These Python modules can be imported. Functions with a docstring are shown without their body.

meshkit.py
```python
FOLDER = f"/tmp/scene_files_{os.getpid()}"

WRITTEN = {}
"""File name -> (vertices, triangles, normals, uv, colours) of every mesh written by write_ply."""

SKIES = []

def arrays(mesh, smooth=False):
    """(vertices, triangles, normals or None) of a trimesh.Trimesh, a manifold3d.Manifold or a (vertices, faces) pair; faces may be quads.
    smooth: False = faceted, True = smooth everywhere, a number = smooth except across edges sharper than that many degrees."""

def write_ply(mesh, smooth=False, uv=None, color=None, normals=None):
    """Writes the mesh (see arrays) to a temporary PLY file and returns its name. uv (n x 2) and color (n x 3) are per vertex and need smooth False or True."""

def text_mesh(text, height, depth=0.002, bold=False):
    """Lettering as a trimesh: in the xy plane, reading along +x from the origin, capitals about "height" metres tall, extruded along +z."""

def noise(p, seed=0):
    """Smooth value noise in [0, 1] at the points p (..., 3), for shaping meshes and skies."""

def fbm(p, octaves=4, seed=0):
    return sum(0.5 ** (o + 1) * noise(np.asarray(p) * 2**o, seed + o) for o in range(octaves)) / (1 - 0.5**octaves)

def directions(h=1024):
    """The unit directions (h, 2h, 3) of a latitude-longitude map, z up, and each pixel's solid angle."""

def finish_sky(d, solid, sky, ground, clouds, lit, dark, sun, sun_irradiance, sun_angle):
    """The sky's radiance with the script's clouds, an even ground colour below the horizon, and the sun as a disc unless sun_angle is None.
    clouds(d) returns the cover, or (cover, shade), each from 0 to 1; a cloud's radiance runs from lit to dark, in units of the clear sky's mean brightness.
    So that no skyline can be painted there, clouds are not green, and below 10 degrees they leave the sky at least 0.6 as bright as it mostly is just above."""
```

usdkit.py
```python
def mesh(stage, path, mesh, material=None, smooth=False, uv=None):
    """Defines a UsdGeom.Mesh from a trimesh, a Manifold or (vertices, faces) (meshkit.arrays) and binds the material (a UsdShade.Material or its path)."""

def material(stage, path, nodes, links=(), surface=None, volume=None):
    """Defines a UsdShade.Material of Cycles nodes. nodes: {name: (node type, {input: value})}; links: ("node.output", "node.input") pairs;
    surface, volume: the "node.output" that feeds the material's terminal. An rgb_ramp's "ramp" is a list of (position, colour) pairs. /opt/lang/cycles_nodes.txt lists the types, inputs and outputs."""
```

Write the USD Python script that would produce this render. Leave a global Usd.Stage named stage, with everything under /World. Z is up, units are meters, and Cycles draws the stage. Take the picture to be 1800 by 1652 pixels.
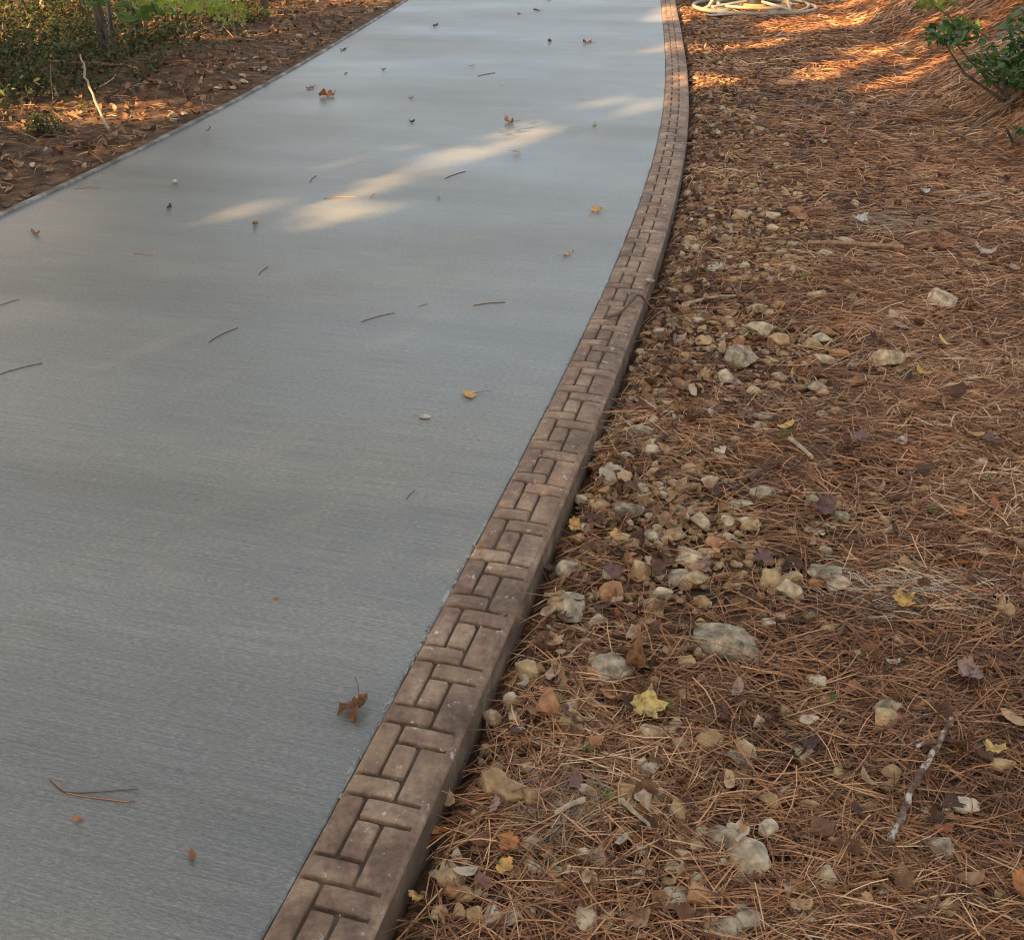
import math, zlib, numpy as np, trimesh, usdkit, meshkit
from scipy.sparse import coo_matrix
from scipy.sparse.csgraph import connected_components
from pxr import Usd, UsdGeom, UsdLux, UsdShade, Gf, Sdf, Vt

# ---------------------------------------------------------------- camera, sky, sun, exposure
stage = Usd.Stage.CreateInMemory()
UsdGeom.SetStageUpAxis(stage, 'Z'); UsdGeom.SetStageMetersPerUnit(stage, 1.0)
UsdGeom.Xform.Define(stage, '/World'); UsdGeom.Scope.Define(stage, '/World/Looks')
FPX, PITCH, CAMH = 1880.0, math.radians(30.0), 1.55          # focal length in photo pixels, downward tilt, eye height
cam = UsdGeom.Camera.Define(stage, '/World/camera')
cam.CreateHorizontalApertureAttr(36.0); cam.CreateFocalLengthAttr(36.0 * FPX / 1800); cam.CreateFStopAttr(0.0)
UsdGeom.Xformable(cam).AddTranslateOp().Set((0, 0, CAMH)); UsdGeom.Xformable(cam).AddRotateXOp().Set(60.0)
cam.CreateExposureAttr(2.38)
SUN_EL, SUN_TO = math.radians(23.0), np.array([-0.66, -0.75])   # low sun behind the viewer's left shoulder
SUN_TO = SUN_TO / np.linalg.norm(SUN_TO)
SUN = np.array([SUN_TO[0] * math.cos(SUN_EL), SUN_TO[1] * math.cos(SUN_EL), math.sin(SUN_EL)])
SUN_ROT = math.atan2(SUN[0], SUN[1])
sky = UsdLux.DomeLight.Define(stage, '/World/sky')
skymat = usdkit.material(stage, '/World/Looks/sky', {
    'sky': ('sky_texture', dict(sky_type='single_scattering', sun_disc=False, sun_elevation=SUN_EL, sun_rotation=SUN_ROT, aerosol_density=1.3, air_density=1.0, ozone_density=1.0)),
    'tc': ('texture_coordinate', {}),
    'n': ('noise_texture', dict(scale=2.6, detail=6.0, roughness=0.55)),
    'r': ('rgb_ramp', {'ramp': [(0.36, (0.0,) * 3), (0.64, (0.85,) * 3)]}),
    'm': ('mix', {'color2': (5.8, 5.25, 4.5)}),
    'b': ('background_shader', {'strength': 0.072})},
    [('tc.generated', 'n.vector'), ('n.fac', 'r.fac'), ('r.color', 'm.fac'), ('sky.color', 'm.color1'), ('m.color', 'b.color')], surface='b.background')
UsdShade.MaterialBindingAPI.Apply(sky.GetPrim()).Bind(skymat)
sky.GetPrim().SetCustomDataByKey('kind', 'structure')
sun = UsdLux.DistantLight.Define(stage, '/World/sun')
sun.CreateIntensityAttr(1.25); sun.CreateNormalizeAttr(True); sun.CreateAngleAttr(0.55); sun.CreateColorAttr((1.0, 0.62, 0.27))
_q = Gf.Rotation(Gf.Vec3d(0, 0, 1), Gf.Vec3d(*map(float, SUN)))
UsdGeom.Xformable(sun).AddOrientOp().Set(Gf.Quatf(_q.GetQuat()))

# ---------------------------------------------------------------- helpers
USED = {}
def path_for(name, parent='/World'):
    k = f'{parent}/{name}'
    n = USED.get(k, -1) + 1
    USED[k] = n
    return k if n == 0 else f'{k}_{n:03d}'
def tag(prim, label=None, cat=None, group=None, kind=None):
    for k, v in (('label', label), ('category', cat), ('group', group), ('kind', kind)):
        if v: prim.SetCustomDataByKey(k, v)
    return prim
def obj(name, mesh, mat, parent=None, smooth=False, uv=None, **t):
    path = path_for(name, str(parent.GetPath()) if parent else '/World')
    p = usdkit.mesh(stage, path, mesh, mat, smooth, uv)
    n = len(p.GetPointsAttr().Get()); rg = np.random.default_rng(zlib.crc32(path.encode()))   # a random tone for each loose piece
    one = n < 2500 or smooth not in (True, False)
    if one: r = np.full(n, rg.random())
    else:
        f = np.array(p.GetFaceVertexIndicesAttr().Get()).reshape(-1, 3)
        k, lab = connected_components(coo_matrix((np.ones(len(f) * 2), (np.r_[f[:, 0], f[:, 1]], np.r_[f[:, 1], f[:, 2]])), (n, n)), directed=False)
        r = rg.random(k)[lab] if k > 1 else np.full(n, 0.5)
    UsdGeom.PrimvarsAPI(p).CreatePrimvar('rnd', Sdf.ValueTypeNames.FloatArray, 'vertex').Set(Vt.FloatArray.FromNumpy(r.astype(np.float32)))
    return tag(p.GetPrim(), **t)
def thing(name, **t):
    return tag(UsdGeom.Xform.Define(stage, path_for(name)).GetPrim(), **t)
class MB:                                                     # collects triangles
    def __init__(self): self.v, self.f, self.n = [], [], 0
    def add(self, v, f):
        v = np.asarray(v, float); self.v.append(v); self.f.append(np.asarray(f, int) + self.n); self.n += len(v)
    def get(self): return np.vstack(self.v), np.vstack(self.f)
def tube(pts, rad, n=6, cap=True):
    pts = np.asarray(pts, float); rad = np.broadcast_to(np.asarray(rad, float), (len(pts),))
    d = np.gradient(pts, axis=0); d /= np.linalg.norm(d, axis=1, keepdims=True) + 1e-12
    up = np.where(np.abs(d[:, 2:3]) > 0.9, [[1.0, 0, 0]], [[0, 0, 1.0]])
    a = np.cross(d, up); a /= np.linalg.norm(a, axis=1, keepdims=True); b = np.cross(d, a)
    th = np.arange(n) * 2 * np.pi / n
    v = (pts[:, None] + rad[:, None, None] * (np.cos(th)[None, :, None] * a[:, None] + np.sin(th)[None, :, None] * b[:, None])).reshape(-1, 3)
    f = []
    for i in range(len(pts) - 1):
        for j in range(n):
            k = (j + 1) % n
            f += [[i * n + j, i * n + k, (i + 1) * n + k], [i * n + j, (i + 1) * n + k, (i + 1) * n + j]]
    if cap:
        v = np.vstack([v, pts[[0]], pts[[-1]]]); c0, c1 = len(v) - 2, len(v) - 1; m = (len(pts) - 1) * n
        for j in range(n):
            k = (j + 1) % n
            f += [[c0, k, j], [c1, m + j, m + k]]
    return v, np.array(f)
def smoothstep(a, b, x):
    t = np.clip((np.asarray(x, float) - a) / (b - a), 0, 1); return t * t * (3 - 2 * t)
def fb(x, y, s, o=3, seed=0):
    x = np.asarray(x, float); y = np.asarray(y, float)
    return meshkit.fbm(np.stack([x * s + 31.7, y * s + 17.3, np.full_like(x, 0.5 + seed)], -1), o, seed) - 0.5

# ---------------------------------------------------------------- the curve of the drive
HY = [-60, -30, -15, -8, -3, 0, 1, 2, 3, 4, 6, 8, 10, 12, 14, 17, 22, 40, 80]
HH = [42, 40, 33, 26, 19.5, 16.2, 15.7, 15.2, 14.5, 13.4, 10.7, 8.1, 6.6, 6.2, 6.2, 5, 0, -10, -12]
YY = np.arange(-60, 80.001, 0.02)
XX = np.concatenate([[0], np.cumsum(np.tan(np.radians(np.interp(YY[:-1] + 0.01, HY, HH))) * 0.02)])
XX += -0.363 - np.interp(1.0, YY, XX)
SS = np.concatenate([[0], np.cumsum(np.hypot(np.diff(XX), np.diff(YY)))]); SS -= np.interp(1.0, YY, SS)
HD = np.radians(np.interp(YY, HY, HH))
def C(s, t):                                                  # along the kerb, across it (right positive) -> x, y
    x, y, h = np.interp(s, SS, XX), np.interp(s, SS, YY), np.interp(s, SS, HD)
    return x + t * np.cos(h), y - t * np.sin(h)
def st(x, y):                                                 # inverse
    x = np.asarray(x, float); y = np.asarray(y, float); yk = y.copy()
    for _ in range(4):
        h = np.interp(yk, YY, HD); lat = (x - np.interp(yk, YY, XX)) * np.cos(h) - (y - yk) * np.sin(h)
        yk = y + lat * np.sin(h)
    return np.interp(yk, YY, SS), lat
KW, DRIVE, LK = 0.0885, 3.05, 0.036                              # half width of the kerb, width of the slab, width of the left edging
L0 = -KW - 0.0015                                              # slab edge by the kerb
L1 = L0 - DRIVE

def ground_z(x, y):
    x = np.asarray(x, float); y = np.asarray(y, float)
    s, t = st(x, y)
    e = t - KW
    zr = -0.056 + 0.05 * fb(x, y, 1.1, 3) * smoothstep(0, 0.5, e) + 0.016 * fb(x, y, 6, 3, 3) + 0.02 * smoothstep(0.1, 1.2, e) - 0.034 * smoothstep(0.085, 0.01, e)
    b = x - (2.75 + 0.13 * (y - 6)) + 0.5 * fb(x, y, 0.6, 2, 7)
    zr = zr + 0.62 * np.where(b > 0, np.sqrt(b * b + 0.09) - 0.3, 0.0) * smoothstep(14, 3, b) + np.where(b > 0, 0.10 * fb(x, y, 2.2, 3, 5) * smoothstep(0, 0.8, b), 0)
    el = (L1 - LK) - t
    zl = -0.012 + 0.035 * fb(x, y, 4, 3, 4) * smoothstep(0, 0.2, el) + 0.22 * fb(x, y, 0.6, 3, 6) * smoothstep(0.2, 2.0, el) + 0.03 * smoothstep(0.1, 1.5, el)
    z = np.where(t > 0, zr, zl)
    return np.where((t < KW - 0.01) & (t > L1 - LK + 0.01), -0.16, z)
DZ = -0.010                                                   # slab surface
def surf_z(x, y):
    s, t = st(x, y)
    z = ground_z(x, y)
    z = np.where((t <= L0) & (t >= L1), DZ, z)
    z = np.where((t < L1) & (t > L1 - LK), 0.008, z)
    return np.where((t > L0) & (t < KW), 0.0, z)
def at(px, py, lift=0.0):                                     # the point of the ground that the photo shows at a pixel of its 1800 x 1652
    u, w = (px - 900) / FPX, -(py - 826) / FPX
    d = np.array([u, math.cos(PITCH) + w * math.sin(PITCH), -math.sin(PITCH) + w * math.cos(PITCH)])
    k = np.arange(1.0, 32, 0.01)
    p = np.array([0, 0, CAMH]) + k[:, None] * d
    below = np.nonzero(p[:, 2] < surf_z(p[:, 0], p[:, 1]) + lift)[0]
    i = below[0] if len(below) else len(k) - 1
    return p[i]
def px_size(p, n):                                            # metres that n photo pixels span at a point
    return n * (p[1] * math.cos(PITCH) + (CAMH - p[2]) * math.sin(PITCH)) / FPX

# ---------------------------------------------------------------- materials
def M(name, nodes, links, surface='p.BSDF'):
    return usdkit.material(stage, '/World/Looks/' + name, nodes, links, surface=surface)
def mottled(name, ramp, scale=20, rough=0.8, bump=0.3, bdist=0.003, detail=5, isl=0.0, spec=0.3, stretch=(1, 1, 1), bscale=None, rnd='at.fac', transl=None):
    """Colour from a ramp over noise in place, shifted per loose piece by isl."""
    n = {'geometry': ('geometry', {}), 'at': ('attribute', {'attribute': 'rnd'}), 'map': ('mapping', {'scale': stretch}), 'n': ('noise_texture', dict(scale=scale, detail=detail, roughness=0.6)),
         'mx': ('math', dict(math_type='multiply_add', value2=isl, value3=-isl / 2)), 'ad': ('math', dict(math_type='add')), 'r': ('rgb_ramp', {'ramp': ramp}),
         'nb': ('noise_texture', dict(scale=bscale or scale * 3, detail=4.0, roughness=0.65)), 'b': ('bump', dict(strength=bump, distance=bdist)),
         'p': ('principled_bsdf', dict(roughness=rough, specular_ior_level=spec))}
    l = [('geometry.position', 'map.vector'), ('map.vector', 'n.vector'), ('map.vector', 'nb.vector'), (rnd, 'mx.value1'), ('n.fac', 'ad.value1'), ('mx.value', 'ad.value2'), ('ad.value', 'r.fac'),
         ('r.color', 'p.base_color'), ('nb.fac', 'b.height'), ('b.normal', 'p.normal')]
    if transl:
        n['t'] = ('translucent_bsdf', {}); n['mc'] = ('mix_closure', {'fac': transl})
        l += [('r.color', 't.color'), ('p.BSDF', 'mc.closure1'), ('t.BSDF', 'mc.closure2')]
        return M(name, n, l, 'mc.closure')
    return M(name, n, l)
def sh(c, k): return tuple(min(1, x * k) for x in c)
def ramp2(c, lo=0.6, hi=1.35, mid=None): return [(0.28, sh(c, lo)), (0.5, mid or c), (0.75, sh(c, hi))]

concrete = M('broomed_concrete', {
    'tc': ('texture_coordinate', {}), 'mp': ('mapping', {'scale': (270, 62, 1)}), 'mb': ('mapping', {'scale': (1.7, 0.22, 1)}), 'mc': ('mapping', {'scale': (0.9, 0.5, 1)}), 'mw': ('mapping', {'scale': (210, 4.0, 1)}),
    'fine': ('noise_texture', dict(scale=1.0, detail=3.0, roughness=0.6)), 'wide': ('noise_texture', dict(scale=1.0, detail=3.0, roughness=0.55)), 'band': ('noise_texture', dict(scale=1.0, detail=4.0, roughness=0.6, distortion=0.4)), 'cloud': ('noise_texture', dict(scale=1.0, detail=5.0, roughness=0.62)),
    'geo': ('geometry', {}), 'grit': ('noise_texture', dict(scale=420.0, detail=2.0)),
    'rf': ('rgb_ramp', {'ramp': [(0.25, (0.112, 0.115, 0.104)), (0.5, (0.158, 0.161, 0.146)), (0.75, (0.232, 0.234, 0.214))]}),
    'rw': ('rgb_ramp', {'ramp': [(0.3, (0.82,) * 3), (0.5, (1.0,) * 3), (0.7, (1.19,) * 3)]}),
    'rb': ('rgb_ramp', {'ramp': [(0.34, (0.83, 0.835, 0.84)), (0.5, (1.0,) * 3), (0.66, (1.13, 1.13, 1.12))]}),
    'rc': ('rgb_ramp', {'ramp': [(0.3, (0.84, 0.86, 0.88)), (0.52, (1.0, 1.0, 1.0)), (0.7, (1.16, 1.11, 1.02))]}),
    'rg': ('rgb_ramp', {'ramp': [(0.30, (0.72,) * 3), (0.5, (1.0,) * 3), (0.72, (1.2,) * 3)]}),
    'm1': ('mix', dict(mix_type='multiply', fac=1.0)), 'm2': ('mix', dict(mix_type='multiply', fac=1.0)), 'm3': ('mix', dict(mix_type='multiply', fac=1.0)), 'm4': ('mix', dict(mix_type='multiply', fac=1.0)),
    'sep': ('separate_xyz', {}), 'edge': ('map_range', dict(from_min=-0.045, from_max=0.0, to_min=0.0, to_max=1.0, clamp=True)), 'en': ('noise_texture', dict(scale=9.0, detail=5.0, roughness=0.7)),
    'em': ('math', dict(math_type='multiply')), 'er': ('rgb_ramp', {'ramp': [(0.46, (0,) * 3), (0.62, (0.38,) * 3)]}), 'ew': ('mix', {'color2': (0.62, 0.61, 0.57)}),
    'b': ('bump', dict(strength=0.55, distance=0.0014)), 'b2': ('bump', dict(strength=0.35, distance=0.0012)),
    'rr': ('map_range', dict(from_min=0.3, from_max=0.7, to_min=0.36, to_max=0.56)),
    'p': ('principled_bsdf', dict(specular_ior_level=0.5))},
    [('tc.UV', 'mp.vector'), ('tc.UV', 'mb.vector'), ('tc.UV', 'mc.vector'), ('tc.UV', 'mw.vector'), ('mp.vector', 'fine.vector'), ('mw.vector', 'wide.vector'), ('mb.vector', 'band.vector'), ('mc.vector', 'cloud.vector'),
     ('geo.position', 'grit.vector'), ('geo.position', 'en.vector'), ('fine.fac', 'rf.fac'), ('wide.fac', 'rw.fac'), ('band.fac', 'rb.fac'), ('cloud.fac', 'rc.fac'), ('grit.fac', 'rg.fac'),
     ('rf.color', 'm1.color1'), ('rb.color', 'm1.color2'), ('m1.color', 'm2.color1'), ('rc.color', 'm2.color2'), ('m2.color', 'm3.color1'), ('rg.color', 'm3.color2'), ('m3.color', 'm4.color1'), ('rw.color', 'm4.color2'),
     ('tc.UV', 'sep.vector'), ('sep.y', 'edge.value'), ('edge.result', 'em.value1'), ('en.fac', 'em.value2'), ('em.value', 'er.fac'), ('er.color', 'ew.fac'), ('m4.color', 'ew.color1'),
     ('ew.color', 'p.base_color'), ('fine.fac', 'b.height'), ('grit.fac', 'b2.height'), ('b2.normal', 'b.normal'), ('b.normal', 'p.normal'), ('cloud.fac', 'rr.value'), ('rr.result', 'p.roughness')])
kerb_mat = M('stamped_brown_concrete', {
    'geo': ('geometry', {}), 'oi': ('attribute', {'attribute': 'rnd'}), 'n1': ('noise_texture', dict(scale=7.0, detail=6.0, roughness=0.65)), 'n2': ('noise_texture', dict(scale=55.0, detail=5.0, roughness=0.7)), 'n3': ('noise_texture', dict(scale=2.6, detail=5.0, roughness=0.65)), 'n4': ('noise_texture', dict(scale=260.0, detail=3.0, roughness=0.6)), 'n5': ('noise_texture', dict(scale=24.0, detail=8.0, roughness=0.78)),
    'r1': ('rgb_ramp', {'ramp': [(0.32, (0.110, 0.069, 0.047)), (0.5, (0.192, 0.124, 0.084)), (0.66, (0.31, 0.222, 0.145))]}),
    'r2': ('rgb_ramp', {'ramp': [(0.3, (0.66,) * 3), (0.5, (1.0,) * 3), (0.68, (1.3,) * 3)]}), 'r3': ('rgb_ramp', {'ramp': [(0.50, (0,) * 3), (0.70, (0.6,) * 3)]}),
    'r5': ('rgb_ramp', {'ramp': [(0.60, (0,) * 3), (0.65, (0.8,) * 3)]}),
    'ro': ('map_range', dict(from_min=0, from_max=1, to_min=0.86, to_max=1.14)), 'co': ('combine_color', {}),
    'm1': ('mix', dict(mix_type='multiply', fac=1.0)), 'm2': ('mix', {'color2': (0.36, 0.26, 0.15)}), 'm3': ('mix', {'color2': (0.55, 0.53, 0.48)}), 'm4': ('mix', dict(mix_type='multiply', fac=1.0)),
    'b': ('bump', dict(strength=0.9, distance=0.004)), 'b2': ('bump', dict(strength=0.7, distance=0.0016)), 'p': ('principled_bsdf', dict(roughness=0.76, specular_ior_level=0.35))},
    [('geo.position', 'n1.vector'), ('geo.position', 'n2.vector'), ('geo.position', 'n3.vector'), ('geo.position', 'n4.vector'), ('geo.position', 'n5.vector'), ('n1.fac', 'r1.fac'), ('n2.fac', 'r2.fac'), ('n3.fac', 'r3.fac'), ('n5.fac', 'r5.fac'),
     ('r1.color', 'm1.color1'), ('r2.color', 'm1.color2'), ('m1.color', 'm2.color1'), ('r3.color', 'm2.fac'), ('m2.color', 'm3.color1'), ('r5.color', 'm3.fac'),
     ('oi.fac', 'ro.value'), ('ro.result', 'co.r'), ('ro.result', 'co.g'), ('ro.result', 'co.b'), ('m3.color', 'm4.color1'), ('co.color', 'm4.color2'), ('m4.color', 'p.base_color'),
     ('n2.fac', 'b.height'), ('n4.fac', 'b2.height'), ('b2.normal', 'b.normal'), ('b.normal', 'p.normal')])
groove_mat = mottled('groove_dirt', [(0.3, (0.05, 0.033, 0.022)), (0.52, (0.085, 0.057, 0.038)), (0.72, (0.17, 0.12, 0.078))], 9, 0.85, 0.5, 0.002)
face_mat = mottled('earthy_kerb_face', [(0.3, (0.055, 0.037, 0.024)), (0.52, (0.10, 0.068, 0.044)), (0.72, (0.19, 0.135, 0.085))], 12, 0.85, 0.6, 0.004)  # outer kerb face: shade painted into the colour along with the earth stain
smear_mat = mottled('grey_smear', [(0.3, (0.22, 0.215, 0.195)), (0.7, (0.40, 0.39, 0.36))], 30, 0.85)
grey_edge = mottled('grey_cement', [(0.3, (0.07, 0.066, 0.057)), (0.5, (0.135, 0.128, 0.112)), (0.68, (0.34, 0.33, 0.30))], 5, 0.8, 0.5, 0.003)
soil = mottled('leaf_mould_soil', [(0.25, (0.026, 0.015, 0.008)), (0.42, (0.060, 0.034, 0.017)), (0.55, (0.110, 0.062, 0.030)), (0.75, (0.21, 0.125, 0.06))], 9, 0.95, 0.9, 0.012, 8, bscale=70)
needle_mat = mottled('dry_pine_needle', [(0.10, (0.042, 0.019, 0.009)), (0.32, (0.145, 0.062, 0.026)), (0.52, (0.285, 0.127, 0.052)), (0.72, (0.41, 0.205, 0.092)), (0.86, (0.54, 0.325, 0.165)), (0.96, (0.66, 0.49, 0.30))], 0.9, 0.6, 0.0, 0.001, 3, isl=0.75, spec=0.35)
old_needle_mat = mottled('grey_pine_needle', [(0.2, (0.2, 0.16, 0.12)), (0.5, (0.36, 0.3, 0.22)), (0.8, (0.52, 0.45, 0.34))], 1.5, 0.7, 0.0, 0.001, 3, isl=0.6)
green_needle_mat = mottled('green_pine_needle', [(0.2, (0.07, 0.10, 0.02)), (0.8, (0.18, 0.23, 0.06))], 30, 0.5, 0.0, isl=0.5)
bark = mottled('tree_bark', [(0.3, (0.03, 0.024, 0.018)), (0.5, (0.065, 0.052, 0.04)), (0.7, (0.13, 0.11, 0.09))], 22, 0.9, 1.0, 0.02, 6, stretch=(1, 1, 0.25))
grey_bark = mottled('grey_bark', [(0.3, (0.06, 0.055, 0.048)), (0.5, (0.12, 0.112, 0.10)), (0.7, (0.22, 0.21, 0.19))], 18, 0.9, 0.8, 0.012, 6, stretch=(1, 1, 0.3))
STONES = {
    'grey': [(0.28, (0.099, 0.079, 0.053)), (0.42, (0.224, 0.185, 0.125)), (0.56, (0.379, 0.313, 0.216)), (0.72, (0.577, 0.481, 0.333))],
    'pale': [(0.28, (0.187, 0.148, 0.095)), (0.5, (0.416, 0.336, 0.224)), (0.72, (0.660, 0.550, 0.379))],
    'tan': [(0.28, (0.185, 0.115, 0.055)), (0.45, (0.313, 0.203, 0.100)), (0.6, (0.409, 0.283, 0.143)), (0.75, (0.504, 0.401, 0.236))],
    'orange': [(0.28, (0.200, 0.088, 0.040)), (0.5, (0.351, 0.171, 0.078)), (0.72, (0.458, 0.270, 0.131))],
    'mixed': [(0.30, (0.133, 0.079, 0.040)), (0.43, (0.303, 0.207, 0.112)), (0.55, (0.421, 0.339, 0.225)), (0.72, (0.615, 0.508, 0.340))],
    'dark': [(0.28, (0.069, 0.059, 0.045)), (0.5, (0.139, 0.123, 0.095)), (0.72, (0.240, 0.217, 0.170))],
    'olive': [(0.28, (0.095, 0.081, 0.046)), (0.5, (0.259, 0.218, 0.131)), (0.72, (0.457, 0.384, 0.256))],
    'red': [(0.28, (0.190, 0.073, 0.041)), (0.5, (0.319, 0.140, 0.077)), (0.72, (0.406, 0.210, 0.121))]}
stone_mat = {k: mottled('stone_' + k, r, 34, 0.88, 0.8, 0.006, 7, isl=0.16, bscale=85) for k, r in STONES.items()}
gravel_mat = mottled('gravel', [(0.0, (0.15, 0.075, 0.033)), (0.3, (0.27, 0.155, 0.07)), (0.55, (0.36, 0.235, 0.115)), (0.8, (0.40, 0.30, 0.18)), (1.0, (0.46, 0.40, 0.30))], 40, 0.9, 0.7, 0.003, 5, isl=0.8)
LEAVES = {'brown': (0.22, 0.105, 0.045), 'dark': (0.095, 0.048, 0.034), 'tan': (0.50, 0.32, 0.17), 'orange': (0.48, 0.21, 0.075), 'golden': (0.62, 0.36, 0.11), 'yellow': (0.70, 0.50, 0.17), 'pink': (0.36, 0.235, 0.18),
          'purple': (0.19, 0.10, 0.085), 'pale': (0.48, 0.40, 0.30), 'white': (0.52, 0.50, 0.46), 'rust': (0.33, 0.13, 0.05), 'green': (0.07, 0.17, 0.03), 'black': (0.03, 0.025, 0.022)}
leaf_mat = {k: mottled('leaf_' + k, [(0.30, sh(c, 0.30)), (0.40, sh(c, 0.68)), (0.52, sh(c, 0.9)), (0.75, sh(c, 1.15))], 60, 0.6, 0.5, 0.002, 6, isl=0.2, transl=0.18, spec=0.35) for k, c in LEAVES.items()}
litter_mat = mottled('leaf_litter', [(0.0, (0.045, 0.026, 0.019)), (0.35, (0.11, 0.055, 0.031)), (0.6, (0.19, 0.10, 0.05)), (0.8, (0.29, 0.175, 0.095)), (0.95, (0.38, 0.27, 0.17)), (1.0, (0.46, 0.38, 0.28))], 30, 0.65, 0.4, 0.002, 5, isl=0.95, transl=0.15)
green_mat = mottled('green_foliage', [(0.15, (0.025, 0.05, 0.010)), (0.5, (0.06, 0.115, 0.022)), (0.85, (0.125, 0.19, 0.035))], 3, 0.45, 0.0, isl=0.7, spec=0.45, transl=0.4)
canopy_mat = mottled('tree_canopy', [(0.15, (0.025, 0.05, 0.010)), (0.5, (0.055, 0.10, 0.022)), (0.85, (0.11, 0.15, 0.035))], 3, 0.5, 0.0, isl=0.7, spec=0.4, transl=0.15)
bright_green_mat = mottled('bright_foliage', [(0.15, (0.07, 0.13, 0.02)), (0.5, (0.13, 0.21, 0.03)), (0.85, (0.26, 0.30, 0.05))], 3, 0.45, 0.0, isl=0.7, spec=0.4, transl=0.5)
holly_mat = mottled('glossy_foliage', [(0.15, (0.018, 0.05, 0.012)), (0.5, (0.035, 0.085, 0.018)), (0.85, (0.07, 0.14, 0.03))], 3, 0.28, 0.0, isl=0.7, spec=0.6, transl=0.25)
under_mat = mottled('undergrowth_foliage', [(0.0, (0.014, 0.024, 0.007)), (0.30, (0.030, 0.046, 0.011)), (0.55, (0.058, 0.078, 0.018)), (0.72, (0.085, 0.090, 0.025)), (0.85, (0.085, 0.058, 0.028)), (1.0, (0.16, 0.11, 0.05))], 1.2, 0.6, 0.0, isl=0.8, transl=0.22)
stick_mat = {k: mottled('stick_' + k, r, 40, 0.85, 0.8, 0.003, 5, isl=0.1) for k, r in {
    'tan': [(0.3, (0.15, 0.09, 0.05)), (0.6, (0.28, 0.18, 0.105)), (0.8, (0.40, 0.28, 0.17))], 'dark': [(0.3, (0.07, 0.045, 0.03)), (0.6, (0.15, 0.095, 0.06)), (0.8, (0.25, 0.18, 0.12))],
    'pale': [(0.3, (0.22, 0.17, 0.115)), (0.6, (0.38, 0.31, 0.22)), (0.8, (0.50, 0.43, 0.32))], 'lichen': [(0.38, (0.07, 0.042, 0.027)), (0.54, (0.17, 0.105, 0.07)), (0.60, (0.40, 0.36, 0.30)), (0.78, (0.55, 0.51, 0.44))]}.items()}
def plain(name, c, rough=0.5, metal=0.0): return mottled(name, [(0.3, sh(c, 0.75)), (0.7, sh(c, 1.1))], 14, rough, 0.15, 0.001)
ring_paint = plain('cream_steel', (0.27, 0.23, 0.165), 0.5); grey_steel = plain('grey_steel', (0.24, 0.235, 0.22), 0.5); black_steel = plain('black_steel', (0.025, 0.025, 0.025), 0.45)
siding = plain('cream_siding', (0.80, 0.74, 0.58), 0.6); clay = plain('clay_footing', (0.42, 0.20, 0.08), 0.85); roofing = plain('dark_shingle', (0.07, 0.065, 0.06), 0.9)

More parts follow.
